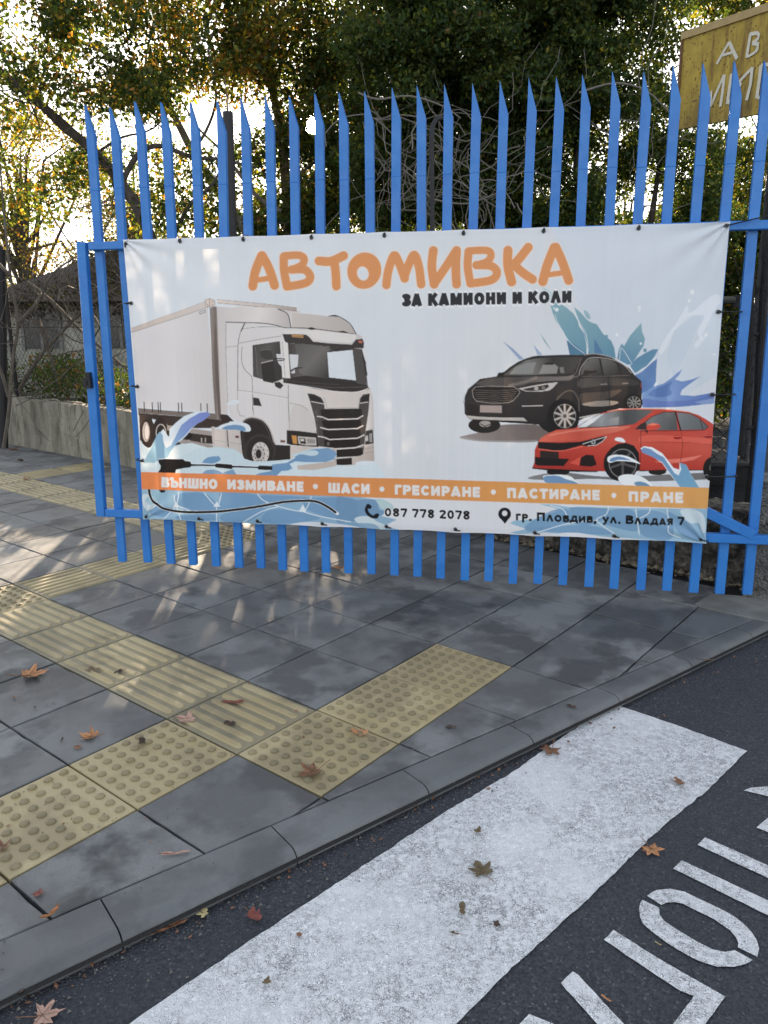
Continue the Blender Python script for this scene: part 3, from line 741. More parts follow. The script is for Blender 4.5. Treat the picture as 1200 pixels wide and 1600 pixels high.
S_(R6(700,208, 702,330, 694,440), .8, (110, 34, 30)); S_(R6(945,205, 955,300, 935,440), .8, (120, 36, 32)); S_(R6(700,275, 850,272, 1000,276, 1130,290), .8, (150, 48, 40), alpha=.8)
for x, y in ((922, 245), (1110, 238)): F_(E_(820+x/3.871, 620+y/3.871, 6.5, 3), (140, 38, 36)); S_([(820+(x-20)/3.871, 620+(y-5)/3.871), (820+(x+20)/3.871, 620+(y-5)/3.871)], 1.5, (220, 96, 84))
F_(R6(78,272, 200,278, 330,272, 420,252, 350,290, 240,322, 180,325, 82,312), (38, 34, 34)); S_(R6(84,314, 180,327, 240,325, 350,300), .9, (230, 120, 104))
F_(R6(320,275, 400,255, 470,238, 498,240, 470,272, 430,295, 380,300, 340,292), (40, 36, 36)); S_(R6(350,285, 420,262, 495,240, 468,270, 430,292, 380,296), 1.0, (210, 210, 208)); F_(E_(927, 690.5, 3.4, 3.6), (170, 176, 180)); F_(E_(927, 690.5, 1.5, 1.8), (20, 20, 20))
F_(R6(60,362, 110,368, 270,375, 235,418, 80,415, 62,405), (38, 34, 34)); F_(R6(92,325, 205,333, 205,372, 92,368), (50, 42, 42)); F_(R6(325,415, 335,370, 370,350, 415,352, 435,410, 400,422), (42, 34, 34)); F_(R6(270,400, 320,370, 340,360, 330,415), (206, 84, 70))
F_(R6(45,425, 60,430, 270,440, 440,448, 440,455, 270,452, 140,445, 45,434), (34, 30, 30)); S_(R6(695,447, 850,443, 1095,442), 1.4, (34, 30, 30))
F_(E_(1112, 733, 14, 19), (36, 33, 33)); F_(R6(1095,440, 1105,400, 1138,330, 1150,300, 1160,420), (36, 33, 33)); F_(E_(1113, 731, 4, 6), (60, 58, 58)); S_(E_(1113, 731, 4, 6), .8, (140, 138, 136), closed=True)
F_(R6(495,345, 520,310, 560,285, 610,278, 660,295, 690,340, 695,440, 690,447, 500,440), (30, 26, 26))
wheel(970, 724, 27, 28, (84, 82, 82), (34, 32, 32), 5, fr=.78); S_(E_(973, 724, 21.5, 22.5), .9, (150, 148, 148), closed=True)
# splashes over the red car
F_(R6(545,262, 555,246, 590,250, 608,272, 590,275), (226, 234, 238), sm=True)
F_(R6(500,388, 505,362, 545,350, 610,356, 660,378, 698,405, 640,392, 560,388, 520,398), (228, 235, 239), sm=True); F_(R6(512,386, 530,368, 580,362, 640,384, 570,380, 530,392), (104, 142, 182), sm=True)
F_(R6(568,505, 572,480, 620,468, 690,478, 735,500, 775,540, 720,540, 610,535), (228, 236, 238), sm=True); F_(R6(662,520, 690,512, 730,520, 755,542, 680,538), (108, 150, 182), sm=True)
F_(R6(112,490, 120,475, 200,470, 270,478, 310,510, 325,532, 200,525, 140,520), (226, 236, 240), sm=True); F_(R6(112,492, 130,478, 200,478, 250,498, 300,512, 318,530, 200,525, 130,518), (112, 150, 186), sm=True)
F_(R6(700,312, 720,298, 770,305, 830,340, 870,390, 900,430, 935,440, 935,400, 975,410, 1005,470, 1055,550, 940,548, 880,470, 830,400, 770,360, 710,335), (226, 234, 240), sm=False)
F_(R6(702,320, 720,306, 760,315, 800,345, 840,365, 870,410, 905,462, 930,475, 945,440, 938,398, 975,410, 1010,480, 1055,550, 940,548, 885,470, 830,395, 770,362, 712,338), (112, 146, 190), grad=(1000, 700, 1090, 760, (112, 152, 190), (118, 172, 200)))
# --- truck: trailer
F_([(207,519.5), (325,481), (331,560), (337,645), (300,642), (215,636)], (214, 213, 214), grad=(210, 560, 335, 560, (218, 217, 217), (208, 206, 205)))
F_(R1(130,362, 725,150, 742,197, 130,400), (196, 184, 176), grad=(210, 510, 325, 475, (206, 196, 188), (208, 202, 198))); S_(R1(130,398, 740,197), .7, (140, 130, 124)); S_(R1(130,362, 725,148), .5, (170, 162, 158))
F_([(336,479), (470,486), (463,500), (357,506), (356,655), (345,655), (342,560)], (198, 194, 192), grad=(337, 560, 358, 560, (208, 204, 202)))
F_([(334,479), (339,479), (341,520), (344,600), (346,658), (337,657), (333,600), (329,500), (328,481)], (150, 140, 134), grad=(328, 560, 346, 560, (120, 110, 104), (176, 168, 164)))
F_([(337,500), (339,520), (343,600), (346,655), (342,657), (338,600), (335,540)], (104, 95, 90))
F_(R1(705,142, 738,132, 780,145, 782,190, 745,196, 708,194), (212, 200, 192)); S_(R1(740,132, 742,196), .8, (130, 118, 110)); S_(R1(705,142, 738,132, 780,145, 782,190, 745,196, 708,194), .6, (140, 128, 122), closed=True)
for x, y in ((765, 155), (765, 182), (725, 180)): F_(E_(180+x/5, 440+y/5, .8, .8), (110, 96, 90))
S_(R1(662,238, 706,222, 706,240, 664,254), .9, (104, 112, 112), closed=True)
F_(R2(0,40, 340,70, 572,97, 572,122, 340,95, 0,64), (216, 206, 198), grad=(340, 475, 465, 484, (206, 196, 188), (170, 158, 148))); S_(R2(0,38, 340,68, 572,97), .6, (130, 118, 112)); S_(R2(0,62, 340,92, 572,122), .6, (120, 108, 100))
# chassis
F_(R4(178,188, 300,198, 520,215, 780,230, 790,290, 640,262, 400,240, 180,228), (122, 112, 105)); F_(R4(180,228, 400,242, 640,262, 900,290, 860,330, 740,345, 640,345, 420,335, 400,300, 185,245), (66, 58, 54))
for x in (225, 290, 338, 356, 495, 520, 668, 718): S_([(180+x/5, 600+142/5+(x-225)*.005), (180+(x+3)/5, 600+215/5+(x-225)*.006)], 1.5, (66, 60, 57))
F_(R4(820,235, 880,240, 930,290, 830,295), (60, 52, 49)); S_(R4(178,238, 780,292), .7, (54, 48, 45))
F_(R4(186,240, 290,240, 290,440, 192,445), (86, 72, 64), grad=(218, 650, 235, 650, (62, 55, 52)))
F_(E_(231, 677, 12.5, 23), (60, 52, 49)); F_(E_(228, 675, 5.8, 15.5), (196, 184, 176)); F_(E_(229, 675, 3.6, 12), (222, 214, 208)); S_(E_(229, 675, 4, 13), .8, (130, 116, 106), closed=True)
F_(E_(251, 676, 12.5, 24), (56, 50, 47)); S_(E_(252, 676, 8, 13), 1.6, (190, 182, 176), closed=True)
F_(R4(410,320, 760,370, 765,405, 410,360), (164, 154, 148)); F_(R4(410,360, 765,405, 765,470, 480,440, 410,400), (62, 55, 52)); F_(R4(500,425, 760,475, 765,510, 500,458), (158, 149, 143)); F_(E_(295, 681, 5.5, 5), (40, 36, 34)); F_(E_(272, 697, 13, 9), (58, 52, 50)); F_(E_(377/5+180+40, 688, 1, 1), (200, 195, 190))
for x in (670, 700): F_(R4(x,420, x+10,420, x+10,455, x,455), (176, 168, 160))
F_(R4(765,350, 980,360, 985,500, 1000,560, 780,500, 770,430), (208, 202, 197), grad=(335, 670, 380, 690, (196, 190, 186))); F_(R4(750,335, 775,332, 780,510, 765,512, 755,400), (198, 190, 184)); S_(R4(875,362, 885,490), 1.6, (70, 66, 64)); S_(R4(778,440, 985,470), .5, (150, 144, 140)); F_(R4(940,402, 968,404, 968,422, 940,420), (110, 60, 50)); F_(R4(860,355, 872,355, 880,488, 868,486), (186, 180, 176))
# cab
cb = (213, 212, 211)
F_(R2(62,200, 75,140, 100,100, 160,85, 400,95, 470,112, 520,160, 535,135, 640,140, 800,158, 850,150, 930,190, 975,240, 1003,288, 1040,298, 1055,330, 1057,385, 1045,395, 1075,500, 1080,660, 1105,680, 1120,740)
   +R3(1122,190, 1130,400, 1128,540, 1132,640, 1020,652, 1000,680, 860,685, 700,712, 580,708, 575,680, 545,655, 527,640, 525,530, 415,525, 380,400, 330,350, 240,325, 180,350, 165,365, 95,330, 75,250, 62,100), cb,
   grad=(355, 560, 585, 600, (215, 214, 213), (208, 206, 204), (194, 191, 188)))
F_(R2(62,200, 75,140, 100,100, 160,85, 420,98, 470,115, 510,150, 525,200, 530,235, 460,232, 400,215, 190,203), (206, 202, 198), grad=(360, 480, 450, 500, (222, 219, 216), (192, 186, 182)))
F_(R2(535,135, 640,140, 800,158, 850,152, 930,190, 975,240, 1000,285, 850,268, 700,245, 540,238), (200, 194, 189), grad=(460, 490, 555, 515, (182, 176, 171)))
S_(R2(62,200, 190,203, 330,208, 420,222, 480,238, 540,241, 660,245, 760,256, 880,272, 1003,288), 1.3, (70, 64, 62), sm=True); S_(R2(440,108, 490,128, 515,160, 530,238), 1.4, (66, 60, 58), sm=True); S_(R2(805,158, 850,152, 900,172, 960,215, 1000,285), 1.3, (62, 58, 56), sm=True)
F_(R2(640,245, 680,236, 720,250, 680,258), (54, 50, 48)); F_(R2(860,268, 910,262, 950,278, 900,282), (54, 50, 48)); F_(R2(800,155, 850,147, 870,162), (54, 50, 48))
S_(R2(62,200, 62,380, 68,600, 75,760, 72,800), .7, (130, 126, 122)); S_(R2(60,380, 150,372), .6, (130, 126, 122)); S_(R2(198,205, 170,262, 155,320, 148,400, 148,700), .9, (90, 86, 84), sm=True); S_(R2(198,205, 172,262), 1.8, (70, 66, 64))
S_(R3(148,150, 146,270, 165,320, 200,325), .6, (120, 116, 112)); S_(R2(185,248, 300,235, 470,235), .6, (120, 116, 112), sm=True); S_(R2(155,352, 300,325, 460,300), .7, (110, 106, 102), sm=True)
S_(R2(178,380, 175,480, 200,545, 245,590, 252,640, 255,831), .8, (104, 100, 97), sm=True); S_(R3(255,240, 262,320), .7, (110, 106, 102)); S_(R3(513,100, 512,200, 520,420), .9, (104, 98, 94)); S_(R3(145,135, 250,148, 512,192), .8, (168, 160, 155)); S_(R3(150,145, 250,158, 512,202), .8, (226, 224, 222), alpha=.7)
# visor, windows
F_(R2(470,285, 540,285, 640,290, 665,310, 690,340, 800,352, 970,362, 1000,325, 1045,320, 1057,345, 1055,388, 960,388, 800,375, 640,360, 510,352, 490,345), (62, 58, 56)); F_(R2(535,290, 620,292, 620,312, 540,308), (196, 150, 96)); F_(R2(1018,332, 1046,336, 1046,352, 1020,350), (190, 110, 90)); S_(R2(535,300, 620,302), .7, (90, 60, 40))
F_(R2(670,290, 700,325, 960,350, 1000,318, 1003,288, 700,255, 480,262, 475,285), (220, 218, 215), alpha=.9)
F_(R2(510,352, 640,360, 800,375, 985,388, 1040,395, 1060,470, 1078,660, 1085,680, 1000,690, 800,690, 600,655, 480,635, 470,600, 528,600), (70, 66, 64), grad=(450, 545, 560, 560, (104, 102, 99), (60, 57, 55), (66, 63, 61)))
F_(R2(560,360, 800,378, 820,400, 790,415, 790,500, 806,598, 640,590, 590,560, 575,450), (96, 94, 91), grad=(465, 540, 515, 585, (112, 110, 107), (64, 62, 60)))
F_(R2(792,418, 975,400, 1000,620, 806,598), (212, 221, 227)); F_(R2(520,432, 585,435, 580,520, 530,545, 535,560, 560,540, 560,568, 533,568), (206, 210, 212)); S_(R2(530,550, 560,532, 610,528), 1.6, (48, 46, 45)); F_(R2(528,600, 640,585, 760,600, 1000,630, 1080,655, 1100,680, 1000,705, 850,700, 700,680, 600,655, 470,635), (56, 53, 51)); S_(R2(600,650, 760,668, 900,672, 1080,665), .7, (104, 100, 97)); S_(R2(480,620, 700,640, 880,650), .6, (90, 86, 84))
S_(R2(1040,395, 1062,480, 1082,660), 1.3, (54, 51, 50)); F_(R2(975,392, 1040,396, 1075,655, 1003,640), (82, 79, 77)); S_(R2(1050,450, 1068,495), 2.2, (48, 46, 46)); S_(R2(1065,500, 1078,580), 2.0, (48, 46, 46)); S_(R3(610,105, 760,130, 850,145, 1000,150, 1100,118), 1.0, (228, 226, 223), sm=True)
F_(R2(255,368, 450,340, 468,600, 330,610, 262,590), (76, 74, 73), grad=(395, 550, 440, 560, (92, 90, 88), (60, 58, 57))); S_(R2(255,368, 450,340, 468,600, 330,612, 260,590), .9, (46, 44, 43), closed=True); F_(R2(425,430, 460,430, 464,520, 445,500, 435,480), (206, 208, 208)); F_(R2(468,330, 512,352, 530,606, 470,600), (222, 220, 217)); S_(R2(512,352, 530,606), 1.2, (58, 55, 54)); S_(R2(470,345, 490,600), .6, (130, 126, 122)); S_(R2(275,380, 290,580), .8, (120, 117, 114))
F_(R2(305,408, 350,395, 385,400, 400,440, 402,465, 350,470, 318,455), (68, 65, 64)); S_(R2(310,405, 350,396, 382,400), .8, (120, 117, 115)); F_(R2(315,490, 350,480, 410,472, 420,500, 425,625, 400,640, 330,625, 320,560), (56, 53, 52)); F_(R2(405,478, 440,500, 462,540, 470,610, 420,632), (66, 63, 62)); S_(R2(318,495, 360,484, 400,475), 1.2, (196, 192, 188)); S_(R2(400,468, 440,462, 485,465, 480,475, 430,478), 1.5, (58, 55, 54)); F_(R2(410,635, 450,630, 478,655, 455,682, 420,665), (60, 57, 56))
# cab lower
F_(R3(258,188, 300,195, 320,252, 258,245), (60, 57, 56)); F_(R3(520,420, 530,300, 560,240, 640,255, 690,330, 715,440, 620,432), (200, 195, 190), sm=True, alpha=.6); S_(R3(520,230, 600,245, 655,280), .9, (164, 158, 153), sm=True)
F_(R3(650,158, 700,165, 750,190, 768,222, 775,270, 1020,268, 1025,190, 1050,165, 1100,158, 1098,230, 1070,420, 1060,540, 1050,600, 860,615, 858,555, 725,540, 720,440, 700,330, 670,220), (78, 74, 72))
F_(R3(745,275, 1040,272, 1045,330, 1010,342, 790,345, 750,318), (44, 41, 40)); F_(R3(755,355, 1035,350, 1040,395, 1010,408, 800,415, 762,395), (44, 41, 40)); F_(R3(760,425, 1030,418, 1035,462, 1010,478, 800,488, 765,470), (44, 41, 40)); F_(R3(770,495, 1030,485, 1030,530, 1000,545, 860,552, 775,540), (44, 41, 40)); F_(R3(860,565, 1040,555, 1052,595, 1030,610, 860,620), (46, 43, 42))
for L in (R3(722,325, 760,330, 800,348, 1010,342, 1050,320), R3(745,405, 800,420, 1010,412, 1050,392), R3(722,468, 770,475, 810,492, 1010,482, 1060,458), R3(860,560, 990,552, 1055,530)): S_(L, 1.7, (218, 214, 209))
for q in range(5): S_(R3(755,285+q*12, 1040,282+q*12), .35, (66, 62, 60)); S_(R3(765,430+q*11, 1030,424+q*11), .35, (66, 62, 60))
S_(R3(680,218, 770,235), 1.2, (210, 206, 202)); S_(R3(1028,230, 1085,222), 1.2, (210, 206, 202)); F_(R3(660,168, 700,172, 745,195, 765,228, 680,212), (52, 49, 48)); F_(R3(1030,225, 1040,185, 1095,165, 1090,215), (52, 49, 48))
F_(R3(650,150, 640,130, 760,140, 860,152, 1000,155, 1100,130, 1098,160, 1050,168, 1025,200, 1015,262, 790,262, 760,185, 700,162), (214, 208, 202), grad=(490, 620, 570, 630, (204, 198, 192))); S_(R3(770,190, 792,265, 1018,262, 1028,195), .8, (168, 162, 157)); F_(R3(1100,120, 1122,190, 1130,400, 1075,425, 1090,300, 1098,180), (218, 214, 210), grad=(575, 640, 585, 640, (196, 190, 186)))
for q in range(5): F_(R3(700+q*4,280+q*48, 722+q*2,280+q*48, 726+q*2,315+q*48, 705+q*4,312+q*48), (92, 88, 86))
F_(R3(700,440, 722,440, 730,545, 716,545), (62, 58, 57)); F_(E_(340+800/4.615, 580+522/4.615, 2.2, 3), (104, 100, 98)); F_(R3(1070,430, 1120,420, 1128,520, 1065,530), (66, 62, 60)); F_(R3(1065,470, 1085,460, 1088,500, 1068,505), (186, 184, 182)); F_(R3(1095,450, 1115,445, 1118,510, 1098,512), (150, 148, 146))
# headlight + bumper
F_(R3(500,425, 620,432, 718,445, 725,545, 620,540, 525,530, 500,520), (52, 49, 48)); F_(R3(535,460, 572,465, 575,525, 545,520), (196, 142, 80)); F_(R3(580,468, 712,478, 715,535, 640,535, 585,522), (190, 186, 180)); F_(R3(590,480, 635,485, 640,525, 600,520), (62, 60, 58)); F_(R3(598,488, 625,490, 625,505, 600,503), (206, 204, 200)); F_(R3(645,485, 705,490, 706,520, 650,520), (150, 146, 141)); F_(R3(455,495, 488,498, 488,515, 455,512), (120, 84, 72)); S_(R3(500,425, 510,420, 620,432, 718,445), 1.0, (196, 192, 188))
F_(R3(525,532, 720,548, 855,560, 858,680, 700,712, 580,708, 575,680, 545,655, 530,640), (206, 199, 192), grad=(455, 700, 525, 730, (176, 168, 162))); F_(R3(970,620, 1050,605, 1060,545, 1128,520, 1132,645, 1010,655, 1000,680, 970,678), (198, 190, 183), grad=(550, 700, 585, 715, (178, 168, 160))); F_(R3(858,632, 970,622, 972,672, 860,680), (46, 43, 42)); F_(R3(790,700, 940,685, 900,708, 840,712), (46, 43, 42)); S_(R3(525,532, 720,550, 860,556, 1050,545, 1128,520), .6, (226, 222, 218)); S_(R3(1062,560, 1128,548), .5, (140, 132, 126)); S_(R3(1060,590, 1128,580), .5, (140, 132, 126))
# front wheel and arch
F_(R3(165,440, 180,370, 210,340, 250,330, 330,352, 375,400, 400,460, 420,530, 525,535, 525,640, 190,645, 175,560), (50, 46, 44)); S_(R3(180,360, 215,338, 260,332, 325,352, 370,400, 395,460, 412,525), 1.8, (186, 180, 174), sm=True); S_(R3(190,372, 225,350, 265,345, 318,365, 355,410, 380,470, 398,530), 1.0, (84, 80, 78), sm=True)
F_(R3(165,445, 190,430, 205,560, 210,645, 188,645), (62, 57, 54)); F_(E_(407, 705, 25, 27), (64, 59, 57)); F_(E_(407, 706, 21, 24), (52, 48, 46)); F_(E_(407.5, 708, 13.3, 17.5), (206, 201, 196)); F_(E_(406, 709, 9.5, 13.5), (186, 181, 176)); F_(E_(404.5, 709, 4.6, 7.2), (54, 50, 48))
for q in range(10):
    a = 2*math.pi*q/10; F_(E_(406+7.6*math.cos(a), 709+11.0*math.sin(a), .9, 1.2), (60, 56, 54)); F_(E_(407.3+11.4*math.cos(a+.3), 708+15.2*math.sin(a+.3), .8, 1.1), (110, 104, 100))
F_(R3(430,535, 525,540, 525,640, 400,645, 420,600), (52, 48, 46))
# --- white foam / water under the truck
foam = (208, 222, 228); pale = (176, 203, 216); wat = (112, 152, 188); mid_ = (134, 172, 196)
F_([(219,690), (226,697), (236,703), (262,700), (282,694), (300,692), (340,704), (380,716), (400,722), (450,718), (455,728), (470,735), (500,725), (545,727), (586,722), (600,738), (600,748), (219,742)], (206, 222, 228))
F_(R3(0,545, 120,560, 180,600, 200,645, 330,650, 420,645, 530,635, 600,580, 700,555, 800,552, 850,575, 862,610, 830,650, 700,665, 560,680, 540,720, 440,745, 380,770, -350,770, -500,690, -300,640, -150,560), (202, 220, 226), grad=(250, 690, 450, 730, (196, 216, 224), (200, 220, 228)))
F_(R3(560,600, 640,575, 700,560, 800,552, 850,575, 860,600, 840,635, 780,655, 640,655, 560,650, 520,668, 540,700, 510,715, 460,720, 420,760, 240,765, 300,735, 390,718, 388,690, 395,672, 500,660, 560,625), wat, grad=(410, 740, 520, 710, (112, 150, 186), (122, 158, 192)))
F_(R3(540,600, 620,580, 700,570, 730,590, 690,610, 600,598, 560,615), (190, 212, 222), sm=True)
F_(R3(575,685, 700,672, 856,640, 858,682, 700,712, 580,708), (190, 181, 173)); F_(R3(1000,672, 1010,652, 1060,645, 1120,648, 1125,660, 1060,676), (214, 224, 230), sm=True)
F_(R4(680,610, 720,575, 780,565, 820,575, 815,600, 770,620, 740,622, 690,616), wat, sm=True); F_(R3(0,610, 15,625, 10,645, -30,650), wat, sm=True)
F_(R4(690,690, 720,672, 780,670, 830,690, 830,708, 690,705), wat, sm=True, alpha=.9); F_(R4(840,700, 880,680, 930,668, 945,700, 930,712), wat, sm=True, alpha=.9); F_(R4(930,660, 1000,645, 1110,665, 1115,690, 1060,712, 1000,716, 945,700), (200, 219, 226), sm=True)
# claw shaped splash
F_(R4(205,690, 215,640, 240,560, 285,480, 330,400, 380,350, 425,420, 430,350, 480,300, 540,250, 620,220, 700,210, 735,225, 738,245, 690,285, 640,310, 600,345, 560,400, 520,440, 470,470, 430,530, 405,580, 340,600, 330,640, 335,690), (212, 226, 234), sm=False)
F_(R4(222,620, 245,560, 285,490, 325,400, 350,372, 372,400, 378,450, 400,500, 440,478, 480,400, 520,320, 580,270, 660,225, 720,218, 738,230, 735,248, 690,285, 640,310, 590,350, 550,400, 500,445, 440,520, 410,575, 370,580, 335,595, 300,620, 230,628), (146, 184, 202), grad=(230, 700, 320, 650, (142, 180, 206), (128, 150, 204), (120, 138, 200)))
F_(R4(378,450, 400,500, 440,478, 480,400, 500,365, 430,440, 395,445), (222, 231, 237)); F_(R4(205,640, 240,618, 300,618, 345,635, 350,670, 320,692, 205,690), (206, 223, 228), sm=True)
F_(R4(800,345, 830,320, 900,300, 980,298, 1040,315, 1062,350, 1050,370, 1010,370, 960,355, 850,350), (216, 226, 232), sm=True); F_(R4(840,352, 870,328, 940,318, 1000,328, 1020,350, 1015,368, 950,358), wat, sm=True); F_(R4(875,165, 890,135, 940,122, 972,130, 968,150, 920,165), (216, 224, 228), sm=True)
# pressure washer lance
F_(R4(335,590, 400,584, 535,586, 548,600, 590,605, 595,625, 780,630, 785,620, 910,628, 918,638, 1120,645, 1125,636, 1230,640, 1230,672, 1120,668, 1115,655, 920,652, 910,664, 785,652, 780,640, 595,640, 590,650, 545,655, 480,668, 470,695, 330,695, 350,665, 355,640, 338,615), (40, 38, 38))
S_(R4(335,588, 400,581, 535,583, 550,597, 590,602, 600,622, 780,627, 785,617, 910,625, 918,635, 1120,642), .8, (226, 234, 238))
# --- lower water field, left
F_([(219,764), (1112,792), (1112,870), (219,870)], (214, 219, 223))
F_([(219,764), (560,776), (600,782), (604,800), (596,806), (620,812), (600,822), (640,832), (600,834), (219,822)], (150, 186, 206), grad=(230, 770, 560, 830, (136, 174, 200), (140, 176, 200)))
for L in (R8(250,180, 310,165, 400,170, 470,230, 460,260, 350,265, 260,235), R8(490,165, 660,175, 720,215, 600,245, 470,250, 480,200), R8(690,180, 930,190, 900,215, 760,225), R8(930,200, 1100,190, 1180,200, 1200,250, 1180,310, 1060,300, 930,250), R8(500,275, 720,245, 620,320, 500,315), R8(740,255, 900,265, 1000,300, 850,325, 700,318), R8(130,240, 240,250, 200,290, 120,280), R8(270,285, 450,280, 450,310, 270,305)):
    F_(L, wat, sm=True, alpha=.85)
F_(R9(-60,160, 0,158, 70,175, 180,172, 215,200, 225,240, 260,250, 240,280, 150,280, 90,290, 60,320, 0,320, -60,320), (112, 148, 180), sm=True, alpha=.9); F_(R9(210,170, 260,175, 310,205, 320,240, 250,240, 220,205), (176, 203, 206), sm=True); F_(R9(60,310, 100,285, 170,290, 210,320, 290,355, 260,372, 150,368), (196, 214, 220), sm=True); F_(R9(-40,325, 80,330, 180,335, 220,360, 210,375, 0,368), (120, 160, 190), sm=True, alpha=.8)
F_(R8(75,180, 110,175, 150,200, 140,240, 100,260, 78,230), (206, 222, 228), sm=True); F_(R8(90,205, 130,165, 170,160, 165,190, 120,230), (150, 190, 205), sm=True, alpha=.8)
for L in (R8(185,305, 250,232, 265,165), R8(240,180, 250,232, 275,305), R8(398,168, 462,235, 487,170), R8(462,235, 462,320), R8(675,172, 725,215, 905,262, 955,185), R8(600,320, 700,262, 780,240), R8(905,262, 1000,290, 1160,318), R8(250,232, 330,262)):
    S_(L, 1.5, (216, 228, 234), sm=True, alpha=.9)
F_(R8(890,265, 912,225, 930,268), (216, 228, 234)); F_(R8(235,240, 250,215, 268,240), (216, 228, 234)); F_(R8(445,240, 462,212, 482,238), (216, 228, 234))
F_(R8(850,330, 940,318, 1100,330, 1200,345, 1200,356, 850,345), (214, 222, 228), sm=True)
# lower water field, right
F_(R10(220,132, 300,135, 380,150, 1162,160, 1145,350, 900,335, 690,320, 520,310, 400,300, 250,290, 100,300, 60,290, 150,270, 60,240, 80,225, 200,215, 300,180, 330,160), (146, 184, 206))
for L in (R10(200,215, 300,165, 370,160, 400,190, 390,235, 300,262, 180,285, 140,262), R10(400,150, 600,160, 590,210, 480,250, 390,230, 400,190), R10(620,165, 740,170, 760,280, 600,250, 580,215), R10(760,170, 900,180, 960,250, 940,330, 800,310, 770,250), R10(220,262, 500,250, 620,300, 380,292, 240,282), R10(930,180, 1000,210, 1060,250, 1120,330, 1000,300), R10(1080,180, 1130,230, 1125,300, 1090,230)):
    F_(L, wat, sm=True, alpha=.8)
F_(R10(1000,165, 1080,165, 1130,200, 1140,280, 1120,290, 1100,240, 1060,240, 1020,210), (206, 222, 228), sm=True, alpha=.85)
F_(R10(320,298, 420,290, 520,305, 620,318, 900,335, 1145,352, 1140,372, 300,340), (216, 224, 229), sm=True)
for L in (R10(280,140, 350,160, 375,200), R10(605,145, 590,190, 540,215, 560,245, 640,300), R10(752,155, 762,230, 772,300), R10(835,150, 820,185, 762,215), R10(925,160, 935,230, 935,290, 1000,320), R10(210,290, 380,240, 540,222)):
    S_(L, 1.5, (218, 230, 235), sm=True, alpha=.9)
# hose
S_(R8(108,145, 112,180, 135,215, 180,245, 240,262, 330,268, 450,265, 560,255, 680,238, 800,216, 900,208, 980,212, 1040,240, 1090,275), 4.9, (224, 232, 237), sm=True)
S_(R8(108,145, 112,180, 135,215, 180,245, 240,262, 330,268, 450,265, 560,255, 680,238, 800,216, 900,208, 980,212, 1040,240, 1080,268), 3.7, (36, 35, 36), sm=True)
F_(R8(160,150, 195,153, 190,165, 172,166), (38, 37, 38))
# orange band
F_([(215,737.4), (660,748.5), (1114,762.3), (1114,795.4), (660,780.0), (215,764.2)], (226, 136, 82), grad=(222, 750, 1110, 780, (214, 140, 84), (214, 154, 88), (218, 164, 98)))

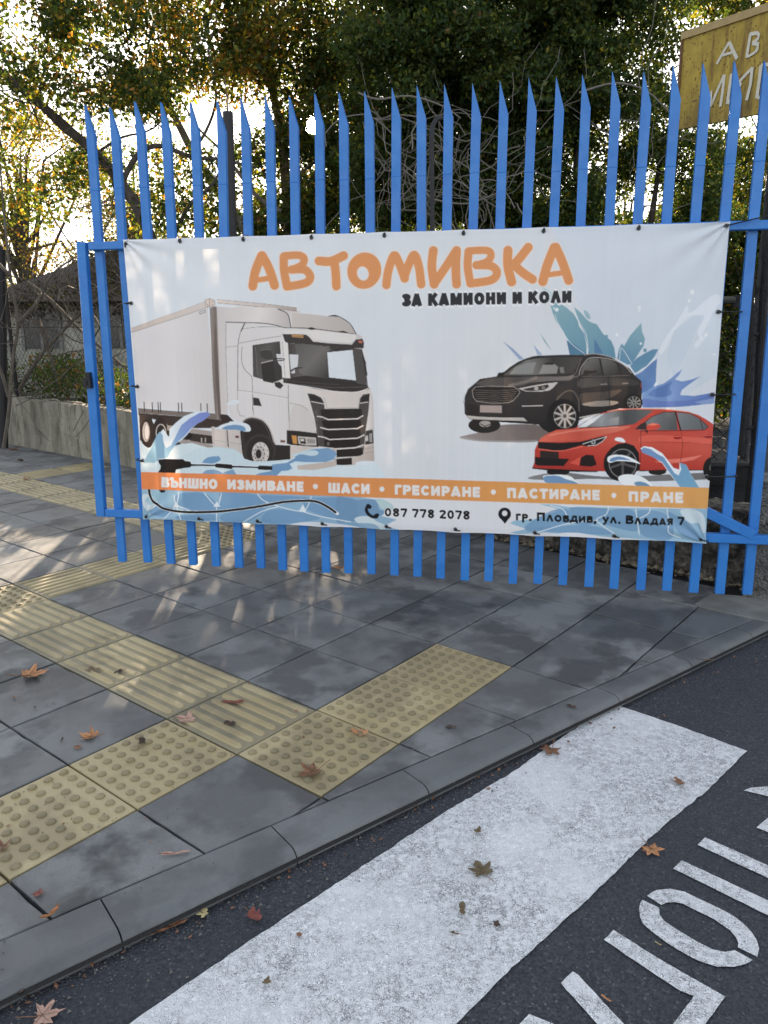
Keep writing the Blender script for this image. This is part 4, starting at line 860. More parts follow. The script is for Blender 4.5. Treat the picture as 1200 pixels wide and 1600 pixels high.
# ------------------------------------------------------------------ lettering
def arc(cx, cy, rx, ry, a0, a1, n=10): return [(cx+rx*math.cos(R_(a0+(a1-a0)*k/n)), cy+ry*math.sin(R_(a0+(a1-a0)*k/n))) for k in range(n+1)]
def glyphs(t):
    """heavy grotesque capitals as centre lines in a unit-high box, y up, stroke t; returns width and strokes"""
    h = t/2; g = {}; T = 1-h*.9; Bm = h*.9
    g['А'] = (.86, [[(h*.75, 0), (.43, 1.0)], [(.86-h*.75, 0), (.43, 1.0)], [(.22, .25), (.64, .25)]])
    g['В'] = (.72, [[(h, 0), (h, 1)], [(h, T), (.42, T)]+arc(.42, .755, .19, T-.755, 90, -90)+[(h, .51)], [(h, .51), (.45, .51)]+arc(.44, .31, .22, .31-Bm, 90, -90)+[(h, Bm)]])
    g['Б'] = g['В']
    g['З'] = (.66, [arc(.31, .74, .22, T-.74, 165, -90)+[(.24, .51)], [(.24, .51)]+arc(.32, .31, .24, .31-Bm, 90, -165)])
    g['К'] = (.80, [[(h, 0), (h, 1)], [(.70, 1), (.30, .52)], [(.34, .60), (.74, 0)]])
    g['М'] = (.98, [[(h, 0), (h, 1)], [(h, .98), (.49, .18), (.98-h, .98)], [(.98-h, 0), (.98-h, 1)]])
    g['И'] = (.80, [[(h, 0), (h, 1)], [(h, .08), (.80-h, .92)], [(.80-h, 0), (.80-h, 1)]])
    g['О'] = (.88, [arc(.44, .5, .44-h, .5-h*.9, 0, 360, 20)])
    g['Н'] = (.80, [[(h, 0), (h, 1)], [(.80-h, 0), (.80-h, 1)], [(h, .5), (.80-h, .5)]])
    g['Л'] = (.82, [[(.82-h, 0), (.82-h, .60), (.43, 1.0)], [(h*.8, 0), (.43, 1.0)]])
    g['Λ'] = (.84, [[(h*.75, 0), (.42, 1.0)], [(.84-h*.75, 0), (.42, 1.0)]])
    g['Ъ'] = (.86, [[(0, T), (.30, T)], [(.27, 1), (.27, 0)], [(.27, .55), (.58, .55)]+arc(.58, .325, .18, .325-Bm, 90, -90)+[(.27, Bm)]])
    g['Ш'] = (1.08, [[(h, 0), (h, 1)], [(.54, 0), (.54, 1)], [(1.08-h, 0), (1.08-h, 1)], [(h, Bm), (1.08-h, Bm)]])
    g['С'] = (.78, [arc(.43, .5, .43-h, .5-h*.9, 40, 320, 16)])
    g['Г'] = (.60, [[(h, 0), (h, 1)], [(h, T), (.60, T)]])
    g['Р'] = (.70, [[(h, 0), (h, 1)], [(h, T), (.40, T)]+arc(.40, .66, .20, T-.66, 90, -90)+[(h, 1.32-T)]])
    g['Е'] = (.64, [[(h, 0), (h, 1)], [(h, T), (.64, T)], [(h, .5), (.60, .5)], [(h, Bm), (.64, Bm)]])
    g['П'] = (.78, [[(h, 0), (h, 1)], [(.78-h, 0), (.78-h, 1)], [(h, T), (.78-h, T)]])
    g['Т'] = (.70, [[(0, T), (.70, T)], [(.35, 0), (.35, 1)]])
    g['Д'] = (.92, [[(.22, .14), (.40, 1-h*.9), (.72, 1-h*.9)], [(.72, 1), (.72, .1)], [(0, .17), (.92, .17)], [(.07, .2), (.07, -.14)], [(.85, .2), (.85, -.14)]])
    g['Я'] = (.72, [[(.72-h, 0), (.72-h, 1)], [(.72-h, T), (.32, T)]+arc(.32, .70, .20, T-.70, 90, 270)+[(.72-h, 1.40-T)], [(.40, .46), (.10, 0)]])
    g['У'] = (.80, [[(.08, 1), (.42, .30)], [(.74, 1), (.34, -.02), (.12, -.2)]])
    g['0'] = (.66, [arc(.33, .5, .33-h, .5-h*.9, 0, 360, 20)])
    g['8'] = (.64, [arc(.32, .745, .20, T-.745, 0, 360, 16), arc(.32, .29, .32-h, .29-Bm, 0, 360, 16)])
    g['7'] = (.62, [[(0, T), (.60, T)], [(.54, T), (.24, 0)]])
    g['2'] = (.64, [arc(.31, .72, .22, T-.72, 170, -30)+[(.14, .12)], [(.04, Bm), (.64, Bm)]])
    g['.'] = (.26, [[(.02, .10), (.24, .10)]]); g[','] = (.26, [[(.02, .10), (.24, .10)], [(.17, .10), (.08, -.16)]])
    return g
def text(s, p0, p1, cap0, cap1, t, col, wide=1.0, track=.10, halo=None, space=.34):
    """baseline from p0 to p1 (photo pixels); caps cap0 high at the start, cap1 at the end"""
    g = glyphs(t); items = []; x = 0
    for ch in s:
        if ch == ' ': x += space; continue
        sc = 1.0
        if ch.islower(): sc = .76
        w_, st = g[ch.upper()] if ch != 'л' else g['Λ']
        if ch in 'ру' and sc < 1: st = [[(a, b) for a, b in q] for q in st]
        items.append((x, sc, st, ch)); x += w_*sc*1.0+track
    tot = x-track; p0 = np.array(p0, float); p1 = np.array(p1, float)
    for ps in ((halo, 1.6) if halo else None, (None, 0)):
        if ps is None: continue
        for gx, sc, st, ch in items:
            for q in st:
                pts = []
                for a, b in q:
                    if ch == 'р' and b < .02: b = -.30
                    u = (gx+a*sc)/tot; c = cap0+(cap1-cap0)*u; base = p0+(p1-p0)*u
                    pts.append(base+np.array([0, -b*sc*c]))
                c = cap0+(cap1-cap0)*gx/tot
                S_(pts, t*c*(1 if sc == 1 else .92)+ps[1], ps[0] if ps[0] else col, butt=not ps[1])
WH = (222, 222, 220); HL = (214, 176, 146)
text('ВЪНШНО', (252.5, 761.2), (340, 764.2), 15.8, 15.6, .30, WH)
text('ИЗМИВАНЕ', (355, 764.6), (474.5, 768.2), 15.5, 15.7, .30, WH)
text('ШАСИ', (513, 769.8), (578, 771.6), 15.8, 15.6, .30, WH)
text('ГРЕСИРАНЕ', (616.5, 772.5), (750, 776.8), 15.3, 15.8, .30, WH)
text('ПАСТИРАНЕ', (792, 778), (937, 781.4), 15.8, 15.8, .30, WH)
text('ПРАНЕ', (981.7, 783.4), (1067.5, 786), 15.9, 16.6, .30, WH)
for x, y in ((493, 760), (597, 764), (771, 768.7), (959, 774)): F_(E_(x, y, 3.9, 4.1), WH)
text('ЗА КАМИОНИ И КОΛИ', (629, 479), (893, 473), 19.6, 18.6, .335, (44, 46, 50), halo=(226, 231, 234), track=.11, space=.42)
text('087 778 2078', (600.7, 806.5), (734.4, 812), 13.0, 13.8, .245, (24, 26, 32), halo=(222, 228, 232), track=.09)
text('гр. Пловдив,', (806, 813), (932, 817), 13.6, 13.4, .27, (24, 28, 36), track=.09)
text('ул. Владая 7', (941, 817.5), (1069.5, 821), 13.4, 13.4, .27, (24, 28, 36), track=.09)
# telephone and pin
S_(R9(150,215, 140,240, 152,268, 180,288, 208,290), 5.0, (34, 36, 42), sm=True); S_(R9(152,215, 162,222), 6.4, (34, 36, 42)); S_(R9(200,285, 212,278), 6.2, (34, 36, 42))
F_(E_(788.5, 803, 10, 10), (34, 36, 42)); F_([(779.2, 806.5), (797.8, 806.5), (789, 818.5)], (34, 36, 42)); F_(E_(788.5, 802, 4.2, 4.4), (214, 219, 222))
# the brush-lettered title
O_ = (214, 146, 92)
TA = LT(370, 370, 4.444); TB = LT(630, 370, 4.286)
title = [(TA(112,343, 130,240, 172,132), 12.6), (TA(176,130, 225,220, 264,338), 12.4), (TA(130,302, 235,288), 7.6),
 (TA(327,138, 328,230, 350,345), 11.6), (TA(330,133, 430,128, 468,155, 448,200, 380,228), 10.6), (TA(380,228, 470,228, 510,275, 480,320, 350,346), 11.6),
 (TA(572,168, 655,170, 742,132), 12.6), (TA(678,175, 688,250, 693,343), 12.2),
 (TA(1040,335, 1052,240, 1092,130)+TA(1130,190, 1165,283)+TB(10,262, 40,180, 75,122)+TB(105,200, 121,318), 12.0),
 (TB(202,92, 192,200, 208,318), 12.4), (TB(210,312, 280,210, 356,92), 12.0), (TB(358,92, 352,200, 358,318), 12.4),
 (TB(438,98, 432,200, 450,312), 11.6), (TB(440,94, 560,92, 588,122, 565,165, 490,190), 10.4), (TB(490,190, 590,196, 628,240, 590,290, 450,313), 11.6),
 (TB(702,92, 700,190, 726,302), 13.0), (TB(838,70, 775,150, 735,190), 12.6), (TB(745,190, 800,240, 866,285), 12.6),
 (TB(935,300, 965,190, 1012,72), 13.0), (TB(1022,70, 1070,180, 1108,292), 12.8), (TB(975,254, 1080,240), 7.6)]
oo, oi = E_(569.5, 423, 26.4, 28.6, 30, .25), E_(567.2, 427.5, 9.2, 11.4, 24, -.25)
for ps in (0, 1):
    c_, ex = ((226, 216, 204), 3.2) if ps == 0 else (O_, 0)
    for L, wd in title: S_(L, wd*1.10+ex, c_, sm=True)
    if ps == 0: F_(E_(569.5, 423, 28, 30.2, 30, .25), c_, holes=(E_(567.2, 427.5, 7.6, 9.8, 24, -.25),))
    else: F_(oo, c_, holes=(oi,))
# ------------------------------------------------------------------ the banner itself: one sheet of vinyl tied to the gate
BO = .066
cTL, cTR, cBR, cBL = (onGate(x, y, BO) for x, y in ((190, 374), (1142, 346), (1104.5, 850), (221.5, 812)))
NU, NV = 1020, 500
U, Vv = np.meshgrid(np.linspace(0, 1, NU), np.linspace(0, 1, NV))
def bl(u, v): return (cTL*(1-u)+cTR*u)*(1-v)+(cBL*(1-u)+cBR*u)*v
Bw = np.linalg.norm(cTR-cTL); Bh = np.linalg.norm(cTL-cBL); mpp = Bw/950
P = bl(U[..., None], Vv[..., None])
eb = np.clip(4*Vv*(1-Vv), 0, 1)**.35
dx = eb*(5.6*np.exp(-U/.05)-3.4*np.exp(-(1-U)/.05))*mpp
tu = np.array([294, 403, 516, 634, 757, 877, 1014]); tu = (tu-191)/950
bu = np.array([322, 422, 529, 632, 740, 859, 974]); bu = (bu-222)/882
def sag(u, ties):
    t = np.concatenate([[0], ties, [1]]); d = np.zeros_like(u)
    for a, c in zip(t[:-1], t[1:]):
        m_ = (u >= a) & (u <= c); q = (u[m_]-a)/(c-a); d[m_] = 4*q*(1-q)
    return d
st_, sb_ = sag(U, tu), sag(U, bu)
dz = -st_*.004*np.exp(-Vv/.03)+sb_*.008*np.exp(-(1-Vv)/.03)
rs = np.random.RandomState(3)
wv = np.zeros_like(U)
for k in range(14):       # long shallow ripples, mostly hanging down
    a, ph, fx, fy = rs.uniform(.3, 1), rs.uniform(0, 6.28), rs.uniform(2, 15), rs.uniform(-2.2, 2.2)
    wv += a*np.sin(fx*U*6.28+fy*Vv*6.28+ph)*.0011
nr_ = wv*(.35+.65*np.exp(-U/.2)+.3*np.exp(-(1-U)/.15))
nr_ += .006*np.exp(-((U-.035-.06*Vv)/.018)**2)*np.clip(1.1-Vv, 0, 1)-.005*np.exp(-((U-.085-.04*Vv)/.022)**2)*np.clip(1-.8*Vv, 0, 1)
nr_ += .010*np.exp(-((U-.985)/.02)**2)*np.sin(Vv*18+1)*.6+.004*np.exp(-((U-.93+.03*Vv)/.02)**2)
nr_ += -.007*(1-st_)*np.exp(-Vv/.035)+-.007*(1-sb_)*np.exp(-(1-Vv)/.03)     # pulled back at each eyelet
for cu, cv, sx, sy in ((0, 0, 1, 1), (1, 0, -1, 1), (0, 1, 1, -1), (1, 1, -1, -1)):    # tension folds fanning from the corners
    du = (U-cu)*sx*Bw; dv = (Vv-cv)*sy*Bh; r = np.hypot(du, dv)+1e-6; an = np.arctan2(dv, du)
    nr_ += .007*np.sin(an*13+cu*2+cv)*np.exp(-r/.22)*np.clip(r/.05, 0, 1)
nr_ += .018*np.clip(4*Vv*(1-Vv), 0, 1)*np.clip(4*U*(1-U), 0, 1)*0.4
P = P+GD*dx[..., None]+np.array([0, 0, 1.])*dz[..., None]+GV*nr_[..., None]
flatP = P-GV*nr_[..., None]
pp = project(flatP.reshape(-1, 3)).reshape(NV, NU, 2)
fx = np.clip((pp[..., 0]-PX0)*PS-.5, 0, PWd-2.001); fy = np.clip((pp[..., 1]-PY0)*PS-.5, 0, PHt-2.001)
ix, iy = fx.astype(int), fy.astype(int); ax_, ay_ = (fx-ix)[..., None], (fy-iy)[..., None]
colr = (ART[iy, ix]*(1-ax_)+ART[iy, ix+1]*ax_)*(1-ay_)+(ART[iy+1, ix]*(1-ax_)+ART[iy+1, ix+1]*ax_)*ay_
# folded hem, printed slightly greyer where the vinyl is doubled, and faint printer banding
hem = np.maximum(np.exp(-(U*Bw/.028)**8), np.exp(-((1-U)*Bw/.028)**8)); hem = np.maximum(hem, np.maximum(np.exp(-(Vv*Bh/.030)**8), np.exp(-((1-Vv)*Bh/.030)**8)))
colr *= (1-.035*hem)[..., None]
stk = np.interp(U.ravel(), np.linspace(0, 1, 420), rs.normal(0, .010, 420)).reshape(U.shape)*np.interp(Vv.ravel(), np.linspace(0, 1, 9), rs.uniform(.3, 1, 9)).reshape(U.shape)
colr *= (1+stk)[..., None]
idx = np.arange(NU*NV).reshape(NV, NU)
FQ = np.stack([idx[:-1, :-1], idx[1:, :-1], idx[1:, 1:], idx[:-1, 1:]], -1).reshape(-1, 4)
k = NT('banner_vinyl'); a = k.n('ShaderNodeVertexColor'); a.layer_name = 'Col'
p = k.pos(); fl = k.noise(p, 2.4, 5, .6)
dirt = k.rng(k.noise(p, 34, 6, .75), .66, .80, 0, .28)
ccol = k.mix(k.rng(fl, .45, .75, 0, .10), a.outputs['Color'], (.42, .44, .44), 'MULTIPLY')
ccol = k.mix(dirt, ccol, (.30, .30, .27)); k.col(ccol); k.rough(.42); k.spec(.35)
k.bump(k.noise(p, 500, 2), .0003, .4)
tr = k.n('ShaderNodeBsdfTranslucent'); k.l(k.mix(1.0, ccol, (1.0, .96, .88), 'MULTIPLY'), tr.inputs['Color'])
ms = k.n('ShaderNodeMixShader'); ms.inputs[0].default_value = .15
k.l(k.b.outputs[0], ms.inputs[1]); k.l(tr.outputs[0], ms.inputs[2]); k.l(ms.outputs[0], k.t.nodes['Material Output'].inputs['Surface'])
M_VINYL = k.m
ban = empty('banner', bl(.5, 1.0), 'large white vinyl banner printed with a lorry, two cars and an orange strip', 'banner')
mesh_np('printed_sheet', P.reshape(-1, 3), FQ, M_VINYL, ban, colr.reshape(-1, 3), smooth=True)
M_STEEL = mat_simple('dull_eyelet_metal', (.30, .30, .31), .35, .2, 60, metallic=.9)
def eyelet(u, v):
    j = int(round(u*(NU-1))); i = int(round(v*(NV-1))); c = P[i, j]; X_, Z_ = GD, np.array([0, 0, 1.])
    b = MB(); n = 14; V = []
    for r, z in ((.011, .0015), (.0085, .004), (.005, .002)):
        V += [c+X_*r*math.cos(6.283*q/n)+Z_*r*math.sin(6.283*q/n)+GV*z for q in range(n)]
    b.add(V, [(r*n+q, r*n+(q+1) % n, (r+1)*n+(q+1) % n, (r+1)*n+q) for r in range(2) for q in range(n)]); b.build('eyelet', M_STEEL, ban)
    return c
def cable_tie(c, direction, length, droop=0.0):
    """black strap from the eyelet round the gate bar; small ratchet head on the vinyl"""
    b = MB(); d = direction/np.linalg.norm(direction); side = np.cross(d, GV); side /= np.linalg.norm(side)
    pts = [c-d*.004+GV*.006, c+d*.012+GV*.009, c+d*(length*.5)+GV*.004-np.array([0, 0, droop*.5]), c+d*length-GV*.02-np.array([0, 0, droop]), c+d*(length+.006)-GV*.07-np.array([0, 0, droop])]
    b.tube(pts, [.0035]*5, 6); b.box(c+GV*.010+d*.004, (.007, .006, .005), [d, side, GV])
    b.build('cable_tie', M_BLACK, ban)
Zu = np.array([0, 0, 1.])
for u in tu: cable_tie(eyelet(u, .012), np.array([0, 0, 1.])+GD*.15, .022)
for u in bu: cable_tie(eyelet(u, .985), GD*1.0-Zu*.35, .045)
for v in (.215, .505, .775): cable_tie(eyelet(.006, v), -GD, .055)
for v in (.262, .515, .775): cable_tie(eyelet(.994, v), GD, .115 if v < .7 else .15)
cable_tie(eyelet(.006, .012), -GD*.5-Zu*.9, .04); cable_tie(eyelet(.994, .012), GD+Zu*.22, .20); cable_tie(eyelet(.008, .985), -GD*.4-Zu, .03); cable_tie(eyelet(.99, .985), GD-Zu*.3, .05)
# ------------------------------------------------------------------ the boundary behind the gate
WD = -B3                                             # along the boundary, from the right end away to the left
WN = -A3                                             # towards the pavement
def wallpt(t, z=0.0, off=0.0):                       # t metres from the pillar corner, leftwards
    p = cell(6.28, 2.2)+WD*t+WN*off; return np.array([p[0], p[1], gz(p[0], p[1])+z])
k = NT('stained_render_wall'); p = k.pos()
mp = k.n('ShaderNodeMapping'); mp.inputs['Scale'].default_value = (1, 1, .22); k.l(p, mp.inputs['Vector']); sv = mp.outputs[0]
c = k.mix(k.rng(k.noise(sv, 5, 5, .6), .38, .62), (.21, .19, .145), (.38, .345, .27))
c = k.mix(k.rng(k.noise(sv, 13, 5, .7), .50, .66, 0, .85), c, (.085, .078, .055)); c = k.mix(k.rng(k.noise(p, 60, 4), .5, .7, 0, .4), c, (.12, .115, .08))
k.col(c); k.rough(.9); k.bump(k.math('ADD', k.noise(p, 24, 6, .7), k.noise(p, 130, 3)), .016); M_WALL = k.m
k = NT('rubble_concrete'); p = k.pos()
v = k.voro(p, 34, out='Color'); sp_ = k.n('ShaderNodeSeparateColor'); k.l(v, sp_.inputs[0])
c = k.mix(sp_.outputs[0], (.085, .070, .052), (.23, .195, .15)); c = k.mix(k.rng(sp_.outputs[1], .75, .8), c, (.26, .23, .18)); c = k.mix(k.rng(k.noise(p, 12, 5, .7), .42, .62), c, (.038, .034, .026))
k.col(c); k.rough(.95); k.bump(k.math('ADD', k.voro(p, 34), k.noise(p, 60, 5, .7)), .028); M_RUB = k.m
k = NT('grey_pillar_concrete'); p = k.pos(); c = k.mix(k.rng(k.noise(p, 9, 6, .7), .35, .65), (.12, .115, .105), (.25, .24, .22)); c = k.mix(k.rng(k.noise(p, 30, 4), .5, .7), c, (.07, .066, .058))
k.col(c); k.rough(.92); k.bump(k.math('ADD', k.noise(p, 30, 6, .75), k.voro(p, 70)), .02); M_PIL = k.m

def rough_wall(name, t0, t1, h, thick, mat, parent=None, amp=.012, seed=1, nx=None, cap=.01, h1=None):
    rr = np.random.RandomState(seed); nx = nx or max(6, int((t1-t0)/.09)); nz = 8; rows = []
    xs = np.linspace(t0, t1, nx)
    off = rr.normal(0, amp, (nx, nz+1)); off = (off+np.roll(off, 1, 0))/2; top = rr.normal(0, cap, nx)
    V = []; prof = [(0, q/nz) for q in range(nz+1)]+[(thick*.5, 1.0), (thick, 1.0), (thick, 0)]
    for a, t in enumerate(xs):
        hh = h+(0 if h1 is None else (h1-h)*(a/(nx-1)))+top[a]
        for q, (d, z) in enumerate(prof):
            o = off[a, q] if q <= nz else 0
            zz = z*hh-.08*(1-z)
            V.append(wallpt(t, zz, -d+o*(1 if z < 1 else .4)))
    m_ = len(prof)
    F = [(a*m_+q, a*m_+q+1, (a+1)*m_+q+1, (a+1)*m_+q) for a in range(nx-1) for q in range(m_-1)]
    F += [tuple(range(m_)), tuple((nx-1)*m_+q for q in range(m_))[::-1]]
    b = MB(); b.add(V, F); return b.build(name, mat, parent, smooth=False)
# left: low rendered wall
TL0 = 5.9
lw = rough_wall('concrete_wall', TL0, 22, .58, .22, M_WALL, amp=.006, seed=4, nx=120)
tag(lw, 'low stained concrete wall under the wire fence at the left', 'wall')
# right: rubble plinth
rw = rough_wall('rubble_wall', -.02, 2.3, .42, .25, M_RUB, amp=.016, seed=9, nx=60)
tag(rw, 'low brown rubble stone wall running back behind the gate bars', 'wall')
# loose stones stuck in and fallen by the plinth
M_STONE = mat_simple('loose_stone', (.20, .165, .11), .9, .7, 40, .004)
b = MB()
for q in range(520):
    t = random.uniform(-1.9, 3.0); r = random.choice([.006, .009, .012, .018, .026]); o = abs(random.gauss(0, .035)) + .01
    if t < 0: o = random.uniform(-.05, .16)
    c = wallpt(t, .0+r*.4, o); ph = [random.uniform(.6, 1.3) for _ in range(6)]
    b.add([c+np.array([r*ph[0], 0, 0]), c+np.array([0, r*ph[1], 0]), c-np.array([r*ph[2], 0, 0]), c-np.array([0, r*ph[3], 0]), c+np.array([0, 0, r*.8*ph[4]]), c-np.array([0, 0, r*.5])],
          [(0, 1, 4), (1, 2, 4), (2, 3, 4), (3, 0, 4), (1, 0, 5), (2, 1, 5), (3, 2, 5), (0, 3, 5)])
tag(b.build('rubble_debris', M_STONE), 'loose brown stones lying along the foot of the rubble wall', 'gravel', kind='stuff')
# concrete skirt between the kerb and the pillar
sk = [G(x, y, .002) for x, y in ((1112, 928), (1086, 944), (1104, 950), (1185, 968), (1215, 975), (1300, 985), (1300, 930), (1190, 935))]
b = MB(); b.prism([q-GN*.03 for q in sk][::-1], GN, .034); b.build('concrete_skirt', M_PALE, pav)

# rough pillar with two dark posts (the hinge side)
pc = G(1196, 938); pcx = pc+WN*-.10
def pillar(name, x0p, x1p, base_y, top_y, mat, label):
    a = G(x0p, base_y); c = G(x1p, base_y+ (x1p-x0p)*.12); Y = a[1]
    ztop = W(x0p, top_y, Y)[2]; rr = np.random.RandomState(5); b = MB(); nz = 16; nx = 14
    d = c-a; back = np.array([-d[1], d[0], 0]); back = back/np.linalg.norm(back)*.34
    V = []
    ring = [a+(d)*q/nx for q in range(nx+1)]+[c+back*q/4 for q in range(1, 5)]+[c+back-(d)*q/nx for q in range(1, nx+1)]+[a+back*(1-q/4) for q in range(1, 4)]
    n = len(ring)
    for z in range(nz+1):
        zz = -.05+(ztop-a[2]+.05)*z/nz
        for q in ring: V.append((q[0]+rr.normal(0, .006), q[1]+rr.normal(0, .007), a[2]+zz+rr.normal(0, .004)*(z == nz)))
    F = [(z*n+q, z*n+(q+1) % n, (z+1)*n+(q+1) % n, (z+1)*n+q) for z in range(nz) for q in range(n)]+[tuple(nz*n+q for q in range(n))]
    b.add(V, F); return tag(b.build(name, mat), label, 'pillar')
pillar('stone_pillar', 1163, 1330, 934, 752, M_PIL, 'rough grey concrete gate pillar at the right edge behind the last blue bars')
# black posts with rungs
M_TAR = mat_simple('weathered_black_steel', (.014, .012, .011), .7, .8, 25, .01)
hp = empty('hinge_post', G(1165, 900), 'weathered black pair of steel posts joined by short rungs above the rough pillar', 'gate post')
Yp = 4.72
def wob(L, Y, r, name, n=9, jit=.12):
    b = MB(); pts = [W(x, y, Y) for x, y in L]; q = []
    for a, c in zip(pts[:-1], pts[1:]):
        for s_ in range(5): q.append(a+(c-a)*s_/5+np.array([random.gauss(0, .002), 0, 0]))
    q.append(pts[-1]); return b.tube(q, r, n, jit=jit).build(name, M_TAR, hp)
wob([(1175, 392), (1172, 520), (1162, 650), (1156, 712)], Yp, .020, 'post'); wob([(1206, 300), (1196, 420), (1188, 560), (1180, 690), (1172, 765), (1166, 840)], Yp, .026, 'post')
wob([(1172, 522), (1190, 522)], Yp, .014, 'rung'); wob([(1160, 668), (1182, 668)], Yp, .014, 'rung')
wob([(1110, 728), (1176, 728)], Yp, .012, 'rung')
# dark box beside it
M_BOX = mat_simple('dusty_black_sheet', (.016, .017, .019), .6, .6, 12, .004)
bxp = empty('black_box', W(1130, 840, 4.95), 'dusty black plastic box standing behind the gate beside the rough pillar', 'box')
def pxbox(x0, y0, x1, y1, Y, dep, name, parent, mat):
    a, c, d, e = W(x0, y1, Y), W(x1, y1, Y), W(x1, y0, Y), W(x0, y0, Y); bk = np.array([.1, 1, 0])*dep
    return MB().box8([a, c, c+bk, a+bk, e, d, d+bk, e+bk]).build(name, mat, parent)
pxbox(1085, 764, 1165, 842, 4.95, .35, 'lower_case', bxp, M_BOX); pxbox(1080, 724, 1172, 758, 4.90, .40, 'lid', bxp, M_TAR); pxbox(1085, 757, 1168, 765, 4.93, .36, 'seam', bxp, M_BOX)

# ------------------------------------------------------------------ wire fences
M_WIRE = mat_simple('rusty_wire', (.026, .023, .020), .9, .5, 30, spec=.1)
def wire(p00, du, dv, w_, h_, pitch, r, parent, name='wire_mesh', nrm=None, mat=M_WIRE):
    """chain link: two families of straight diagonals, bent alternately over each other"""
    b = MB(); du = du/np.linalg.norm(du); dv = dv/np.linalg.norm(dv); nrm = np.cross(du, dv) if nrm is None else nrm
    V = []; F = []
    for sgn in (1, -1):
        c = -h_
        while c < w_+h_:
            # u = c + sgn*v
            lo, hi = 0.0, h_
            if sgn > 0: lo = max(lo, -c); hi = min(hi, w_-c)
            else: lo = max(lo, c-w_); hi = min(hi, c)
            if hi > lo+.01:
                a = p00+du*(c+sgn*lo)+dv*lo+nrm*r*sgn; e = p00+du*(c+sgn*hi)+dv*hi+nrm*r*sgn
                b.tube([a, e], r, 4, cap=False)
            c += pitch
    return b.build(name, mat, parent)
fl_ = empty('wire_fence', wallpt(13, .58), 'rusty chain link fence on the low wall at the left, tangled with bare twigs', 'fence')
pA, pB = wallpt(TL0+.1, .57, -.11), wallpt(20, .57, -.11)
wire(pA, pB-pA, Zu, np.linalg.norm(pB-pA), 1.75, .085, .0019, fl_)
for z in (.02, .85, 1.72): MB().tube([pA+Zu*z, pB+Zu*z], .004, 5).build('strand', M_WIRE, fl_)
M_POST = mat_simple('dark_fence_steel', (.018, .017, .018), .6, .5, 20, .002, metallic=.3)
tp = toij(G(6, 655))
for x, yb, w_ in ((5, 655, .055),):
    Y = 8.9; q = W(x, 690, Y); MB().tube([W(6, 700, Y), W(2, 390, Y)], .048, 10).build('post', M_POST, fl_)
for t in (8.6, 11.4): MB().tube([wallpt(t, .5, -.16), wallpt(t, 2.35, -.16)], .024, 8).build('post', M_POST, fl_)
fr_ = empty('chain_link_fence', W(1130, 720, 5.2), 'dark chain link panel with a top tube between the banner and the black posts', 'fence panel')
qa = W(880, 735, 5.15); qb = W(1164, 735, 5.0); ht = W(1164, 468, 5.0)[2]-qb[2]
wire(qa, qb-qa, Zu, np.linalg.norm(qb-qa), ht, .092, .0026, fr_)
MB().tube([W(860, 467, 5.16), W(1148, 469, 5.0)], .022, 8).build('top_tube', mat_simple('olive_tube', (.06, .062, .045), .7, .4, 30), fr_)
MB().tube([W(1154, 462, 5.0), W(1148, 480, 5.0)], .024, 8).build('clamp', M_POST, fr_)

# ------------------------------------------------------------------ tall dark poles behind the gate
M_POLE = mat_simple('black_pole_paint', (.014, .014, .016), .55, .4, 14, .003)
b = MB(); pl = empty('black_pole', (W(366, 700, 6.6)), 'thick black steel pole with an open top left of the sun behind the gate', 'pole')
b.tube([W(371, 860, 6.6), W(366, 560, 6.6), W(362, 365, 6.6), W(356, 175, 6.6)], [.046, .044, .042, .040], 14); b.build('pipe', M_POLE, pl)
MB().tube([W(356, 190, 6.6), W(354.5, 150, 6.6), W(350, 118, 6.6)], [.009, .006, .003], 6).build('dry_shoot', mat_simple('dry_stem', (.10, .08, .06), .8), pl)
b = MB(); b.tube([W(678, 800, 7.2), W(676, 500, 7.2), W(675, 300, 7.2), W(674.5, 215, 7.2), W(676, 196, 7.22), W(682, 186, 7.25), W(690, 184, 7.3)], .021, 9, ); 
tag(b.build('hooked_pole', M_POLE), 'thin black pole with a hooked end among the vines behind the gate', 'pole')

# ------------------------------------------------------------------ rusty yellow sign board
k = NT('rusty_yellow_enamel'); p = k.pos()
c = k.mix(k.rng(k.noise(p, 8, 5, .6), .35, .65), (.34, .235, .04), (.46, .33, .06))
mp = k.n('ShaderNodeMapping'); mp.inputs['Scale'].default_value = (1, 1, .2); k.l(p, mp.inputs['Vector'])
c = k.mix(k.rng(k.noise(mp.outputs[0], 14, 6, .7), .48, .64, 0, .8), c, (.16, .085, .025))
sepz = k.n('ShaderNodeSeparateXYZ'); k.l(p, sepz.inputs[0])
spots = k.math('LESS_THAN', k.voro(p, 30), k.rng(k.noise(p, 8, 3), .3, .7, .06, .34)); c = k.mix(k.math('MULTIPLY', spots, .7), c, (.09, .045, .018))
k.col(c); k.rough(.62); k.spec(.3); k.bump(k.noise(p, 60, 5), .003); M_YEL = k
def signpt(s_, t, off=0.0):      # s along the board (m), t down from the top edge (m)
    return SGO+SGD*s_-Zu*t*1.0+SGN*off
YS = 6.6; a0 = W(1068, 55, YS); b0 = W(1062, 203, YS)
SH = a0[2]-b0[2]
